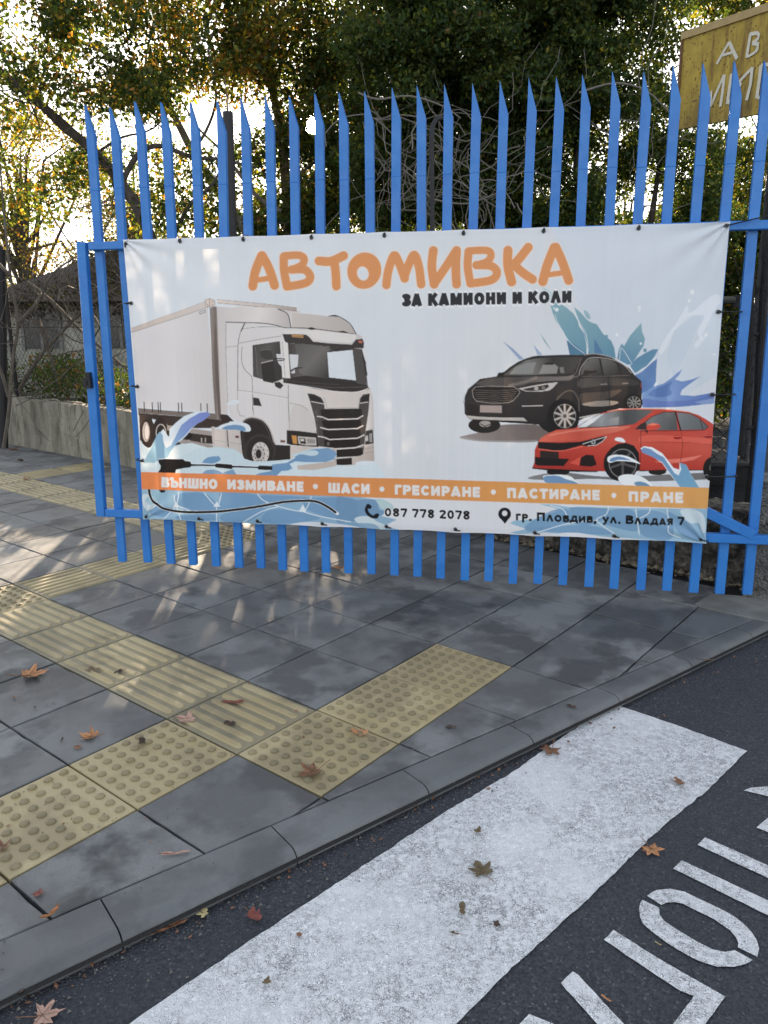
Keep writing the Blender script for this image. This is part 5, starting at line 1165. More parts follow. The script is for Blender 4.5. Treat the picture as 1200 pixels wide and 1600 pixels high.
# right end: find the depth at which the board's edges at x=1200 are SH apart (top y=10, bottom y=178)
hpx = None
best = None
for Y2 in np.linspace(4.5, 7, 400):
    t_, u_ = W(1200, 10, Y2), W(1194, 178, Y2)
    e = abs((t_[2]-u_[2])-SH)
    if best is None or e < best[0]: best = (e, Y2)
a1 = W(1200, 10, best[1]); SGO = a0; SGD = (a1-a0); SGD[2] = SGD[2]; Ls = np.linalg.norm(SGD); SGD = SGD/Ls
SGN = np.cross(SGD, Zu); SGN /= np.linalg.norm(SGN)
if SGN[1] > 0: SGN = -SGN
sg = empty('sign_board', signpt(.8, SH), 'old yellow rusty sign board with hand painted white letters behind the right bars', 'sign')
Lf = Ls*2.1
zlow = a0[2]-SH
# lower part of the enamel is stained dark brown
zz = k.rng(sepz.outputs[2], zlow+SH*.02, zlow+SH*.36, 1, 0); st2 = k.math('MULTIPLY', zz, k.rng(k.noise(mp.outputs[0], 9, 5, .7), .36, .56)); c = k.mix(k.math('MULTIPLY', st2, .85), c, (.075, .052, .024)); k.col(c); M_YEL = k.m
M_RUST = mat_simple('rust_edge', (.16, .085, .045), .8, .5, 40, .003); M_TRIM = mat_simple('faded_yellow_rim', (.40, .29, .13), .7, .3, 25, .003)
b = MB(); b.prism([signpt(0, 0, 0), signpt(Lf, 0, 0), signpt(Lf, SH, 0), signpt(0, SH, 0)], -SGN, .03); b.build('panel', M_YEL, sg)
b = MB(); b.prism([signpt(-.012, -.02, .002), signpt(Lf, -.02, .002), signpt(Lf, .032, .002), signpt(-.012, .032, .002)], SGN, .012); b.build('top_rim', M_TRIM, sg)
b = MB(); b.prism([signpt(-.014, .034, .001), signpt(.006, .034, .001), signpt(.006, SH, .001), signpt(-.014, SH, .001)], SGN, .012); b.build('side_rim', M_RUST, sg)
M_LET = mat_simple('chipped_white_letters', (.62, .58, .48), .7, .25, 60)
def onSign(px, py, off=.004):
    d = ray(px, py); p0 = SGO+SGN*off; return CAM+d*(((p0-CAM)@SGN)/(d@SGN))
SX = lambda *L: [(1040+L[q]/7.275, L[q+1]/7.273) for q in range(0, len(L), 2)]
lay = 0
def brush(L, wpx, name='letter_stroke'):
    global lay
    lay += 1; pts = [onSign(x, y, .004+.0007*(lay % 9)) for x, y in L]; b = MB(); wv_ = wpx/FPX*6.3/2; V = []; F = []
    for q, c in enumerate(pts):
        t = pts[min(q+1, len(pts)-1)]-pts[max(q-1, 0)]; s_ = np.cross(t/np.linalg.norm(t), SGN); V += [c-s_*wv_, c+s_*wv_]
    n = len(V); V2 = [v_-SGN*.0015*0 for v_ in V]
    F = [(2*q, 2*q+1, 2*q+3, 2*q+2) for q in range(len(pts)-1)]
    b.add(V, F); return b.build(name, M_LET, sg)
for L, w_ in ((SX(580,728, 640,620, 722,478), 4.4), (SX(722,478, 770,580, 812,668), 5.2), (SX(648,628, 770,590), 3.6),
              (SX(965,378, 945,500, 920,655), 4.8), (SX(955,388, 1040,375, 1062,395, 1050,440, 985,490), 4.6), (SX(985,490, 1050,500, 1040,560, 1020,590), 5.0), (SX(1020,590, 990,610, 930,645), 3.6),
              (SX(520,1030, 510,1210), 3.6), (SX(512,1208, 590,1020, 665,850), 4.4), (SX(668,850, 650,1020, 622,1212), 5.0),
              (SX(750,835, 725,1000, 700,1180), 5.2), (SX(705,1180, 800,1060, 860,940), 4.4), (SX(770,1010, 880,880, 985,770), 4.4), (SX(985,765, 965,950, 920,1140), 5.0),
              (SX(1085,740, 1060,940, 1035,1115), 5.2), (SX(1040,1112, 1080,1100, 1150,1050), 4.2), (SX(1085,745, 1160,730, 1230,760), 4.2), (SX(1190,350, 1290,325), 4.4), (SX(1240,345, 1210,600), 4.8)):
    brush(L, w_)
for x, r in ((.9, .03),): MB().tube([signpt(x, SH+1.2, -.05), signpt(x, -.05, -.05)], r, 8).build('support_pole', M_POLE, sg)
MB().tube([signpt(.9, SH+1.15, -.05), signpt(.9, SH+4.2, -.05)], .03, 8).build('support_pole', M_POLE, sg)
# ------------------------------------------------------------------ trees, hedge and undergrowth
def bark(name, a, b_):
    k = NT(name); p = k.pos(); mp = k.n('ShaderNodeMapping'); mp.inputs['Scale'].default_value = (1, 1, .3); k.l(p, mp.inputs['Vector'])
    k.col(k.mix(k.rng(k.noise(mp.outputs[0], 18, 6, .7), .35, .65), a, b_)); k.rough(.9); k.bump(k.noise(mp.outputs[0], 40, 6, .7), .02); return k.m
M_BARK = bark('dark_bark', (.035, .028, .022), (.09, .075, .06)); M_BARKP = bark('pale_bark', (.11, .095, .075), (.24, .21, .17))
M_TWIG = bark('dry_twigs', (.075, .060, .045), (.15, .125, .10))
k = NT('leaf'); a = k.n('ShaderNodeVertexColor'); a.layer_name = 'Col'
k.col(a.outputs['Color']); k.rough(.55); k.spec(.3)
tr = k.n('ShaderNodeBsdfTranslucent'); hs = k.n('ShaderNodeMixRGB', blend_type='MULTIPLY'); hs.inputs[0].default_value = 1; hs.inputs[2].default_value = (1.7, 1.5, .55, 1)
k.l(a.outputs['Color'], hs.inputs[1]); k.l(hs.outputs[0], tr.inputs['Color'])
ms = k.n('ShaderNodeMixShader'); ms.inputs[0].default_value = .52; k.l(k.b.outputs[0], ms.inputs[1]); k.l(tr.outputs[0], ms.inputs[2]); k.l(ms.outputs[0], k.t.nodes['Material Output'].inputs['Surface'])
M_LEAF = k.m
DG, MG, OL, YG, YE, OR_, BR = (.030, .056, .018), (.056, .092, .026), (.092, .110, .030), (.17, .19, .035), (.34, .27, .04), (.32, .17, .04), (.15, .085, .04)
def leaves_mesh(name, C, size, pal, wts, parent, flat=.0, rng=RNG, jit=.3, gap=True):
    """C: (n,3) leaf positions -> one bent rhombus each"""
    C = np.asarray(C)
    if gap:          # the small opening the low sun shines through
        d = C-CAM; d /= np.linalg.norm(d, axis=1)[:, None]; ang = np.degrees(np.arccos(np.clip(d@SUNV, -1, 1)))
        C = C[ang > .42+.30*rng.random(len(C))]
    n = len(C)
    ax = rng.normal(size=(n, 3)); ax[:, 2] -= flat; ax /= np.linalg.norm(ax, axis=1)[:, None]
    up = rng.normal(size=(n, 3)); up[:, 2] += .4; bx_ = np.cross(ax, up); bx_ /= np.linalg.norm(bx_, axis=1)[:, None]; nn = np.cross(ax, bx_)
    s = size*(1+jit*rng.normal(size=n)).clip(.4, 1.9)[:, None]
    V = np.stack([C-ax*s*.55, C+bx_*s*.30+nn*s*.10, C+ax*s*.55, C-bx_*s*.30+nn*s*.10], 1).reshape(-1, 3)
    base = np.arange(n)*4; Fq = np.concatenate([np.stack([base, base+1, base+2], 1), np.stack([base, base+2, base+3], 1)])
    pal = np.array(pal); ci = rng.choice(len(pal), n, p=np.array(wts)/sum(wts)); col = pal[ci]*(1+.28*rng.normal(size=(n, 1))).clip(.35, 1.9)
    return mesh_np(name, V, Fq, M_LEAF, parent, np.repeat(col, 4, 0))
def clumps(centers, radii, counts, rng=RNG, squash=.75, gap=.5):
    out_ = []
    for c, r, n in zip(centers, radii, counts):
        q = rng.normal(size=(n, 3)); q /= np.linalg.norm(q, axis=1)[:, None]; rr = r*rng.random(n)**.45
        q = q*rr[:, None]; q[:, 2] *= squash; out_.append(c+q)
    return np.concatenate(out_)
def px_clumps(regions, rng, size_r, per):
    """regions: (x0,y0,x1,y1,Y0,Y1,n) measured patches of foliage at a known distance"""
    cs, rs_, ns = [], [], []
    for x0, y0, x1, y1, Ya, Yb, n in regions:
        for _ in range(n):
            Y = rng.uniform(Ya, Yb); cs.append(W(rng.uniform(x0, x1), rng.uniform(y0, y1), Y)); r = size_r*rng.uniform(.6, 1.4); rs_.append(r); ns.append(int(per*(r/size_r)**2))
    return clumps(cs, rs_, ns, rng)
def limb(b, L, Y, r0, r1, n=8, seg=4, wob_=.02):
    """tapered limb through photo points at distance Y (or a list of distances)"""
    Ys = Y if hasattr(Y, '__len__') else [Y]*len(L)
    pts = smooth([tuple(W(x, y, yy)) for (x, y), yy in zip(L, Ys)], seg, False) if False else None
    P_ = np.array([W(x, y, yy) for (x, y), yy in zip(L, Ys)]); o = []
    for i in range(len(P_)-1):
        a, b_, c, d = P_[max(i-1, 0)], P_[i], P_[i+1], P_[min(i+2, len(P_)-1)]
        for q in range(seg):
            t = q/seg; o.append(.5*((2*b_)+(-a+c)*t+(2*a-5*b_+4*c-d)*t*t+(-a+3*b_-3*c+d)*t**3)+np.random.normal(0, wob_*r0, 3))
    o.append(P_[-1]); m_ = len(o); b.tube(o, [r0+(r1-r0)*q/(m_-1) for q in range(m_)], n, jit=.06); return o
np.random.seed(11)
def twigs(b, starts, length, r, n, depth=2, droop=0.0, rng=RNG, spread=.8):
    for s_ in starts:
        for _ in range(n):
            d = rng.normal(size=3); d /= np.linalg.norm(d); p = np.array(s_); pts = [p]; L = length*rng.uniform(.5, 1.3)
            for q in range(5):
                d = d+rng.normal(size=3)*.35*spread+np.array([0, 0, -droop]); d /= np.linalg.norm(d); p = p+d*L/5; pts.append(p)
            b.tube(pts, [r*(1-q/6.5) for q in range(6)], 3, cap=False)
            if depth > 1: twigs(b, [pts[2], pts[4]], length*.55, r*.6, 1, depth-1, droop, rng, spread)

rA = np.random.default_rng(21)
# 1. tree with the long leaning trunk at the left
t1 = empty('leaning_tree', W(262, 660, 9.2), 'dark leaning tree whose bare trunk slants up to the top left corner behind the gate', 'tree')
b = MB()
o1 = limb(b, [(268, 700), (262, 560), (252, 430), (222, 340), (190, 288), (150, 240), (110, 205), (60, 160), (0, 112), (-60, 70)], 9.2, .072, .040)
limb(b, [(190, 288), (215, 242), (250, 228), (300, 245), (350, 250), (400, 262)], 9.2, .035, .012); limb(b, [(135, 228), (95, 200), (50, 150), (10, 100), (-10, 40)], 9.3, .022, .008); limb(b, [(250, 425), (290, 330), (330, 290), (352, 250)], 9.3, .03, .010)
limb(b, [(150, 240), (190, 215), (240, 200), (285, 150)], 9.4, .018, .006); limb(b, [(60, 160), (70, 110), (110, 60), (125, 0)], 9.4, .02, .006); b.build('trunk', M_BARK, t1)
b = MB(); twigs(b, [o1[q] for q in range(10, len(o1), 2)], 1.0, .010, 2, 2, rng=rA); b.build('branches', M_TWIG, t1)
C1 = px_clumps([(-60, -40, 130, 120, 8.7, 10, 20), (90, -20, 320, 110, 8.7, 10.2, 20), (90, 95, 260, 170, 8.8, 10, 14), (0, 130, 60, 330, 9, 10, 5), (20, 240, 170, 330, 9, 10.2, 9), (200, 250, 350, 350, 9.2, 10.2, 12), (-350, -150, -40, 260, 8.5, 10, 34), (-100, -300, 520, -30, 8.8, 10.4, 44)], rA, .30, 230)
leaves_mesh('crown', C1, .052, [DG, MG, OL, YG, OR_, YE], [5, 5, 3, 1.6, 1.2, .8], t1, rng=rA)
# 2. pale limbed tree
t2 = empty('pale_limbed_tree', W(372, 700, 10.4), 'pale limbed tree with thin autumn foliage rising left of the black pole', 'tree')
b = MB(); o2 = limb(b, [(420, 760), (412, 520), (392, 380), (345, 305), (300, 235), (262, 165), (215, 118), (160, 80), (90, 50)], 10.4, .075, .018); limb(b, [(300, 235), (322, 205), (338, 150), (326, 80), (338, 30), (330, -20)], 10.4, .022, .008)
limb(b, [(245, 145), (228, 110), (232, 70), (250, 20)], 10.5, .018, .006); limb(b, [(440, 330), (400, 305), (350, 240), (310, 200), (280, 150)], 10.6, .03, .008); b.build('trunk', M_BARKP, t2)
b = MB(); twigs(b, [o2[q] for q in range(10, len(o2), 2)], .9, .008, 2, 2, rng=rA); b.build('branches', M_TWIG, t2)
C2 = px_clumps([(150, -60, 330, 60, 10, 11, 11), (140, 100, 215, 170, 10, 11, 4), (240, 40, 430, 130, 10, 11, 18), (270, 130, 420, 160, 10, 11, 3)], rA, .30, 210)
leaves_mesh('crown', C2, .055, [MG, OL, YG, YE, OR_, BR], [3, 3, 2.4, 1.6, 2.6, 1.4], t2, rng=rA)
# 3. forked tree in the middle, by the sun
t3 = empty('forked_tree', W(452, 700, 11.2), 'forked brown trunked tree standing just left of the low sun', 'tree')
b = MB(); o3 = limb(b, [(462, 760), (455, 520), (450, 360), (446, 280), (440, 212), (424, 135), (408, 95), (380, 40), (360, -20)], 11.2, .085, .030); limb(b, [(428, 150), (440, 100), (470, 50), (490, -10)], 11.2, .035, .014); limb(b, [(450, 370), (425, 300), (405, 250), (395, 215)], 11.1, .03, .012); limb(b, [(448, 300), (480, 262), (520, 235)], 11.1, .028, .010)
b.build('trunk', bark('brown_bark', (.08, .055, .035), (.19, .14, .09)), t3); b = MB(); twigs(b, [o3[q] for q in range(12, len(o3), 2)], 1.1, .009, 2, 2, rng=rA); b.build('branches', M_TWIG, t3)
C3 = px_clumps([(250, -60, 600, 40, 10.4, 12, 29), (350, 10, 580, 110, 10.4, 12, 29), (310, 60, 400, 110, 10.4, 12, 5), (470, 100, 560, 150, 10.4, 12, 13), (430, 120, 480, 150, 10.6, 12, 2), (380, 210, 470, 350, 11, 12.4, 14), (455, 205, 560, 350, 10.6, 12, 32), (460, 170, 530, 235, 10.6, 12, 9), (500, 150, 600, 280, 10.4, 12, 22), (240, -330, 680, -40, 10.4, 12.4, 60)], rA, .34, 260)
leaves_mesh('crown', C3, .058, [DG, MG, OL, YG, OR_, BR], [4, 5.5, 4, 2.4, .7, .5], t3, rng=rA)
# 4. the huge ivy-dressed tree
t4 = empty('ivy_covered_tree', W(760, 760, 9.4), 'massive dark green tree covered in ivy behind the middle of the gate', 'tree')
b = MB(); limb(b, [(760, 860), (752, 600), (742, 360), (730, 200), (700, 60), (690, -60)], 9.8, .15, .08); limb(b, [(745, 380), (800, 230), (850, 120), (900, 20)], 9.8, .07, .04)
b.build('trunk', M_BARK, t4)
C4 = px_clumps([(590, -60, 900, 60, 8.6, 10.8, 110), (560, 50, 880, 150, 8.6, 10.8, 105), (560, 140, 860, 250, 9.0, 10.8, 95), (560, 240, 840, 360, 9.2, 10.8, 100), (540, 340, 900, 560, 9.4, 10.8, 60), (600, -380, 960, -50, 8.8, 11, 80)], rA, .26, 330)
leaves_mesh('crown', C4, .046, [DG, MG, OL, YG, BR], [6, 8, 4, 1.4, .2], t4, rng=rA)
# 5. dark trunk and foliage to the right
t5 = empty('dark_trunked_tree', W(912, 760, 9.6), 'dark trunked ivy tree with sky gaps beside it behind the right half of the gate', 'tree')
b = MB(); limb(b, [(905, 860), (908, 600), (912, 360), (905, 250), (912, 150), (930, 40)], 9.6, .10, .06); limb(b, [(1012, 380), (1024, 300), (1034, 240), (1045, 210)], 9.8, .04, .016); limb(b, [(908, 220), (880, 140), (870, 60)], 9.6, .05, .025); b.build('trunk', M_BARK, t5)
C5 = px_clumps([(860, -60, 1060, 60, 8.8, 10.4, 62), (840, 50, 960, 150, 8.8, 10.4, 40), (950, 60, 1050, 180, 8.9, 10.4, 26), (850, 140, 930, 360, 9, 10.4, 58), (960, 160, 1050, 260, 9.2, 10.4, 13), (830, 250, 880, 360, 9.2, 10.4, 8), (1030, 210, 1120, 360, 9.2, 10.4, 30), (860, 340, 1060, 540, 9.4, 10.4, 34), (940, 240, 1040, 300, 9.4, 10.4, 7), (900, -380, 1120, -50, 9, 10.8, 50)], rA, .26, 300)
leaves_mesh('crown', C5, .046, [DG, MG, OL, YG, YE], [7, 6, 3, 1.0, .3], t5, rng=rA)
# 6. tree beyond the sign
t6 = empty('yellowing_tree', W(1150, 620, 12.5), 'yellowing leafy tree standing beyond the rusty sign and the black posts', 'tree')
b = MB(); limb(b, [(1216, 640), (1214, 400), (1200, 200), (1180, 60), (1150, -60)], 12.5, .13, .06); b.build('trunk', M_BARK, t6)
C6 = px_clumps([(1040, -60, 1260, 40, 11.5, 13, 36), (1060, 330, 1260, 480, 12, 13.4, 46), (1100, 190, 1300, 360, 11.6, 13.4, 44), (1100, 460, 1230, 515, 12.4, 13.4, 8), (1240, -60, 1500, 480, 11, 13.4, 90)], rA, .32, 190)
leaves_mesh('crown', C6, .07, [DG, MG, OL, YG, YE], [4, 5, 4, 2.6, 1.6], t6, rng=rA)
C6b = px_clumps([(1105, 415, 1220, 500, 11.2, 11.8, 7)], rA, .22, 60); leaves_mesh('yellow_sprays', C6b, .09, [YG, YE, OL], [4, 3, 2], t6, rng=rA)
# vines over the hedge
vn = MB(); rV = np.random.default_rng(5)
for q in range(64):
    x, y = rV.uniform(575, 770), rV.uniform(160, 350); Y = rV.uniform(8.2, 8.9); p = W(x, y, Y); d = rV.normal(size=3); d[1] *= .2; d /= np.linalg.norm(d); pts = [p]
    for s_ in range(9):
        d = d+rV.normal(size=3)*.38*np.array([1, .3, 1])+np.array([0, 0, -.07]); d /= np.linalg.norm(d); p = p+d*.11; pts.append(p)
    r = rV.choice([.0025, .0035, .006]); vn.tube(pts, [r]*10, 4, cap=False)
for q in range(30):
    x, y = rV.uniform(770, 1060), rV.uniform(150, 330); Y = rV.uniform(8.2, 8.9); p = W(x, y, Y); d = rV.normal(size=3); d[1] *= .2; d /= np.linalg.norm(d); pts = [p]
    for s_ in range(8):
        d = d+rV.normal(size=3)*.4*np.array([1, .3, 1]); d /= np.linalg.norm(d); p = p+d*.12; pts.append(p)
    vn.tube(pts, [.003]*9, 4, cap=False)
for L in ([(560, 145), (590, 155), (640, 150), (690, 165), (720, 185)], [(905, 145), (960, 130), (1010, 142), (1050, 180)], [(665, 300), (680, 312), (730, 318), (780, 300)]): limb(vn, L, 8.3, .010, .006, 5)
tag(vn.build('bare_vines', mat_simple('grey_vine_bark', (.17, .15, .13), .8)), 'tangle of bare grey vines hanging over the dark hedge behind the gate bars', 'vine', kind='stuff')
# hedge added behind the banner and further right to block the low sun
hd = empty('hedge', (2.6, 11.6, .3), 'dense dark hedge added at the back of the yard to block the low sun', 'hedge')
hc = [np.array([rA.uniform(-2.5, 6.2), rA.uniform(10.8, 12.8), rA.uniform(.3, 3.0)]) for _ in range(440)]
hc = [c for c in hc if not (abs(c[0]+1.66) < .20 and 1.62 < c[2] < 2.0)]          # clumps left out so a patch of sun reaches the paving
hc += [np.array([rA.uniform(-1.35, .6), rA.uniform(10.9, 12.2), rA.uniform(1.2, 2.5)]) for _ in range(46)]  # extra clumps here and below keep stray sun off the paving
rH = np.random.default_rng(8); hc += [np.array([rH.uniform(-1.25, .7), rH.uniform(12.6, 13.5), rH.uniform(1.4, 2.9)]) for _ in range(70)]
hc += [np.array([rH.uniform(-2.4, -1.9), rH.uniform(11.2, 13), rH.uniform(1.3, 2.5)]) for _ in range(14)]
hb = clumps(hc, [.4]*len(hc), [180]*len(hc), rA)
leaves_mesh('foliage', hb, .075, [DG, MG, OL, BR], [7, 5, 2, 1], hd, rng=rA)
b = MB()
for q in range(18): p = np.array([-2.2+q*.45, 11.4+rA.uniform(-.4, .4), .2]); b.tube([p, p+np.array([rA.uniform(-.2, .2), 0, 1.2]), p+np.array([rA.uniform(-.4, .4), 0, 2.3])], [.03, .022, .008], 6)
b.build('stems', M_BARK, hd)
# far tree line, three individual broad trees and what fills between
def far_tree(cx, cy, h, r, n, label, pal, wts, seed, name='far_tree', trunk_r=.16, low=.25):
    rr = np.random.default_rng(seed); z0 = gz(cx, cy); t = empty(name, (cx, cy, z0), label, 'tree')
    b = MB(); top = np.array([cx, cy, z0+h*.75]); b.tube([np.array([cx, cy, z0-.1]), np.array([cx+.1, cy, z0+h*.35]), top], [trunk_r, trunk_r*.7, trunk_r*.3], 8)
    cs = []
    for q in range(n):
        a = rr.uniform(0, 6.28); rad = r*rr.random()**.5; z = z0+h*(low+(1-low)*rr.random()); f = 1-((z-z0)/h-.55)**2*1.6; c = np.array([cx+rad*f*math.cos(a), cy+rad*f*math.sin(a)*.6, z]); cs.append(c)
        if q % 3 == 0: b.tube([np.array([cx, cy, z0+h*rr.uniform(.2, .6)]), (c+top)/2+rr.normal(size=3)*.15, c], [trunk_r*.35, trunk_r*.22, .012], 5)
    b.build('trunk', M_BARK, t)
    leaves_mesh('crown', clumps(cs, [.55*r/2.2]*n, [215]*n, rr), .078, pal, wts, t, rng=rr)
far_tree(-9.9, 22.6, 7.2, 2.9, 90, 'golden leaved tree above the fence at the far left edge', [YE, OR_, YG, OL], [3, 2.5, 3, 2], 31, low=.12)
far_tree(-7.3, 24.5, 6.6, 2.5, 90, 'olive green tree above the overgrown roof at the left', [OL, YG, MG, YE], [4, 3, 3, 1], 32, low=.1)
far_tree(.6, 24.5, 5.6, 2.2, 60, 'loose yellow green tree seen low between the bars under the sun', [OL, YG, MG, OR_], [4, 3, 3, 1.4], 33, low=.1)
far_tree(-13.8, 24, 9, 3.6, 80, 'tall green tree beyond the left edge of the fence', [OL, MG, DG, YG], [4, 3, 3, 1.4], 35, low=.1)
far_tree(2.5, 23, 7.5, 3.4, 46, 'dark far tree glimpsed through the ivy in the middle', [DG, MG, OL], [4, 4, 2], 36, low=.05)
far_tree(7.4, 25, 6.4, 2.8, 44, 'far green tree behind the parked cars on the right', [MG, OL, YG, DG], [4, 3, 2, 3], 37, low=.03)
far_tree(12.6, 26, 7.6, 3.6, 44, 'far dark tree to the right of the parked cars', [MG, OL, DG], [4, 3, 4], 38, low=.03)
# ------------------------------------------------------------------ low building with the overgrown roof
bd_ = empty('overgrown_building', (-3.9, 19.5, gz(0, 20)), 'low pale rendered building with a vine covered roof behind the left fence', 'building')
M_BW = NT('old_pale_render'); p = M_BW.pos(); M_BW.col(M_BW.mix(M_BW.rng(M_BW.noise(p, 1.6, 6, .65), .4, .62), (.40, .39, .34), (.22, .215, .18))); M_BW.rough(.9); M_BW = M_BW.m
z0 = float(gz(0, 20)); X0, X1, YB = -8.4, -4.6, 17.2
ztop = W(100, 472, YB)[2]
def wbox(x0, x1, y0, y1, za, zb, name, mat, parent=bd_): return MB().box8([(x0, y0, za), (x1, y0, za), (x1, y1, za), (x0, y1, za), (x0, y0, zb), (x1, y0, zb), (x1, y1, zb), (x0, y1, zb)]).build(name, mat, parent)
wbox(X0, X1, YB, YB+5, z0-.2, ztop, 'wall', M_BW)
M_GLASS = mat_simple('dark_window_glass', (.02, .024, .028), .15, .3, 3, spec=.6); M_FR = mat_simple('grey_window_frame', (.18, .18, .17), .7)
for x in (-7.3, -5.6):
    f = wbox(x-.38, x+.38, YB-.03, YB+.02, z0+.95, z0+1.75, 'window', M_GLASS)
    for a0_, a1_, c0, c1 in ((x-.44, x-.37, z0+.9, z0+1.8), (x+.37, x+.44, z0+.9, z0+1.8), (x-.03, x+.03, z0+.95, z0+1.75)): wbox(a0_, a1_, YB-.05, YB-.002, c0, c1, 'window_frame', M_FR)
zr = W(205, 378, YB+2.5)[2]
b = MB(); b.add([(X0-.3, YB-.3, ztop), (X1+.2, YB-.3, ztop), (X1+.2, YB+5.3, ztop), (X0-.3, YB+5.3, ztop), (-6.2, YB+2.5, zr-.1), (X1-.2, YB+2.5, zr-.05)], [(0, 1, 5, 4), (1, 2, 5), (2, 3, 4, 5), (3, 0, 4), (3, 2, 1, 0)]); b.build('roof', mat_simple('old_dark_roof', (.05, .04, .032), .9, .5, 6), bd_)
rO = np.random.default_rng(77); V = []
pts = []
for q in range(9000):
    x = rO.uniform(X0-.4, X1+.3); y = YB+rO.uniform(-.45, 2.6); s_ = np.clip((x-X0)/(-6.0-X0), .0, 1)**.6; z = ztop+(zr-ztop)*min(1, max(0, (y-YB+.3)/2.8))*s_+rO.normal(0, .09)-max(0, (YB-y))*.8*rO.random(); pts.append((x, y, z))
leaves_mesh('dead_creeper', np.array(pts), .085, [(.05, .042, .033), (.085, .07, .055), (.03, .028, .02), OL], [4, 3, 4, .6], bd_, rng=rO)
b = MB(); twigs(b, [pts[q] for q in range(0, 9000, 34)], 1.1, .010, 1, 1, droop=.08, rng=rO); b.build('creeper_stems', M_TWIG, bd_)
# undergrowth right behind the left fence
ug = clumps([np.array(wallpt(rO.uniform(6.3, 15), rO.uniform(.3, .95)*(.9), -rO.uniform(.5, 2.2))) for _ in range(110)], [.34]*110, [150]*110, rO)
tag(leaves_mesh('undergrowth', ug, .050, [DG, MG, BR], [7, 3, 2], None, rng=rO), 'dark undergrowth of weeds and shrubs behind the wire fence at the left', 'undergrowth', kind='stuff')
# bramble tangle of bare stems
b = MB()
for q in range(85):
    t = rO.uniform(5.2, 14); p = wallpt(t, rO.uniform(.4, 1.9), -rO.uniform(.25, 1.6)); d = rO.normal(size=3); d[2] = abs(d[2])*.6; d /= np.linalg.norm(d); pts_ = [p]
    for s_ in range(9): d = d+rO.normal(size=3)*.28+np.array([0, 0, -.10]); d /= np.linalg.norm(d); p = p+d*.16; pts_.append(p)
    b.tube(pts_, [rO.choice([.004, .006, .010])]*10, 4, cap=False)
tag(b.build('brambles', M_TWIG), 'arching bare bramble stems tangled in the wire fence at the left', 'brambles', kind='stuff')
def bare_bush(name, base, paths, label, Y, cat='shrub', r=.022):
    t = empty(name, base, label, cat); b = MB()
    ends = []
    for L in paths: o = limb(b, L, Y, r, r*.35, 6); ends += o[6::5]
    b.build('stems', M_TWIG, t); b = MB(); twigs(b, ends, .7, .006, 2, 2, rng=rO); b.build('twigs', M_TWIG, t); return t
bare_bush('bare_sapling', W(10, 690, 8.3), [[(6, 700), (14, 640), (20, 560), (28, 505), (16, 430), (8, 350), (2, 280), (-6, 200)], [(28, 505), (60, 470), (80, 430), (120, 400)], [(16, 430), (-10, 400), (-30, 340)], [(14, 620), (-6, 560), (-30, 520)]], 'grey bare sapling growing through the fence at the far left edge', 8.6)
bare_bush('crossing_branches', W(100, 640, 9.6), [[(30, 610), (60, 560), (110, 505), (150, 470), (200, 440)], [(40, 440), (80, 470), (130, 520), (190, 570), (230, 610)], [(60, 500), (80, 560), (90, 600)]], 'dark bare branches crossing in an X behind the left wire fence', 9.8, 'branches', .028)
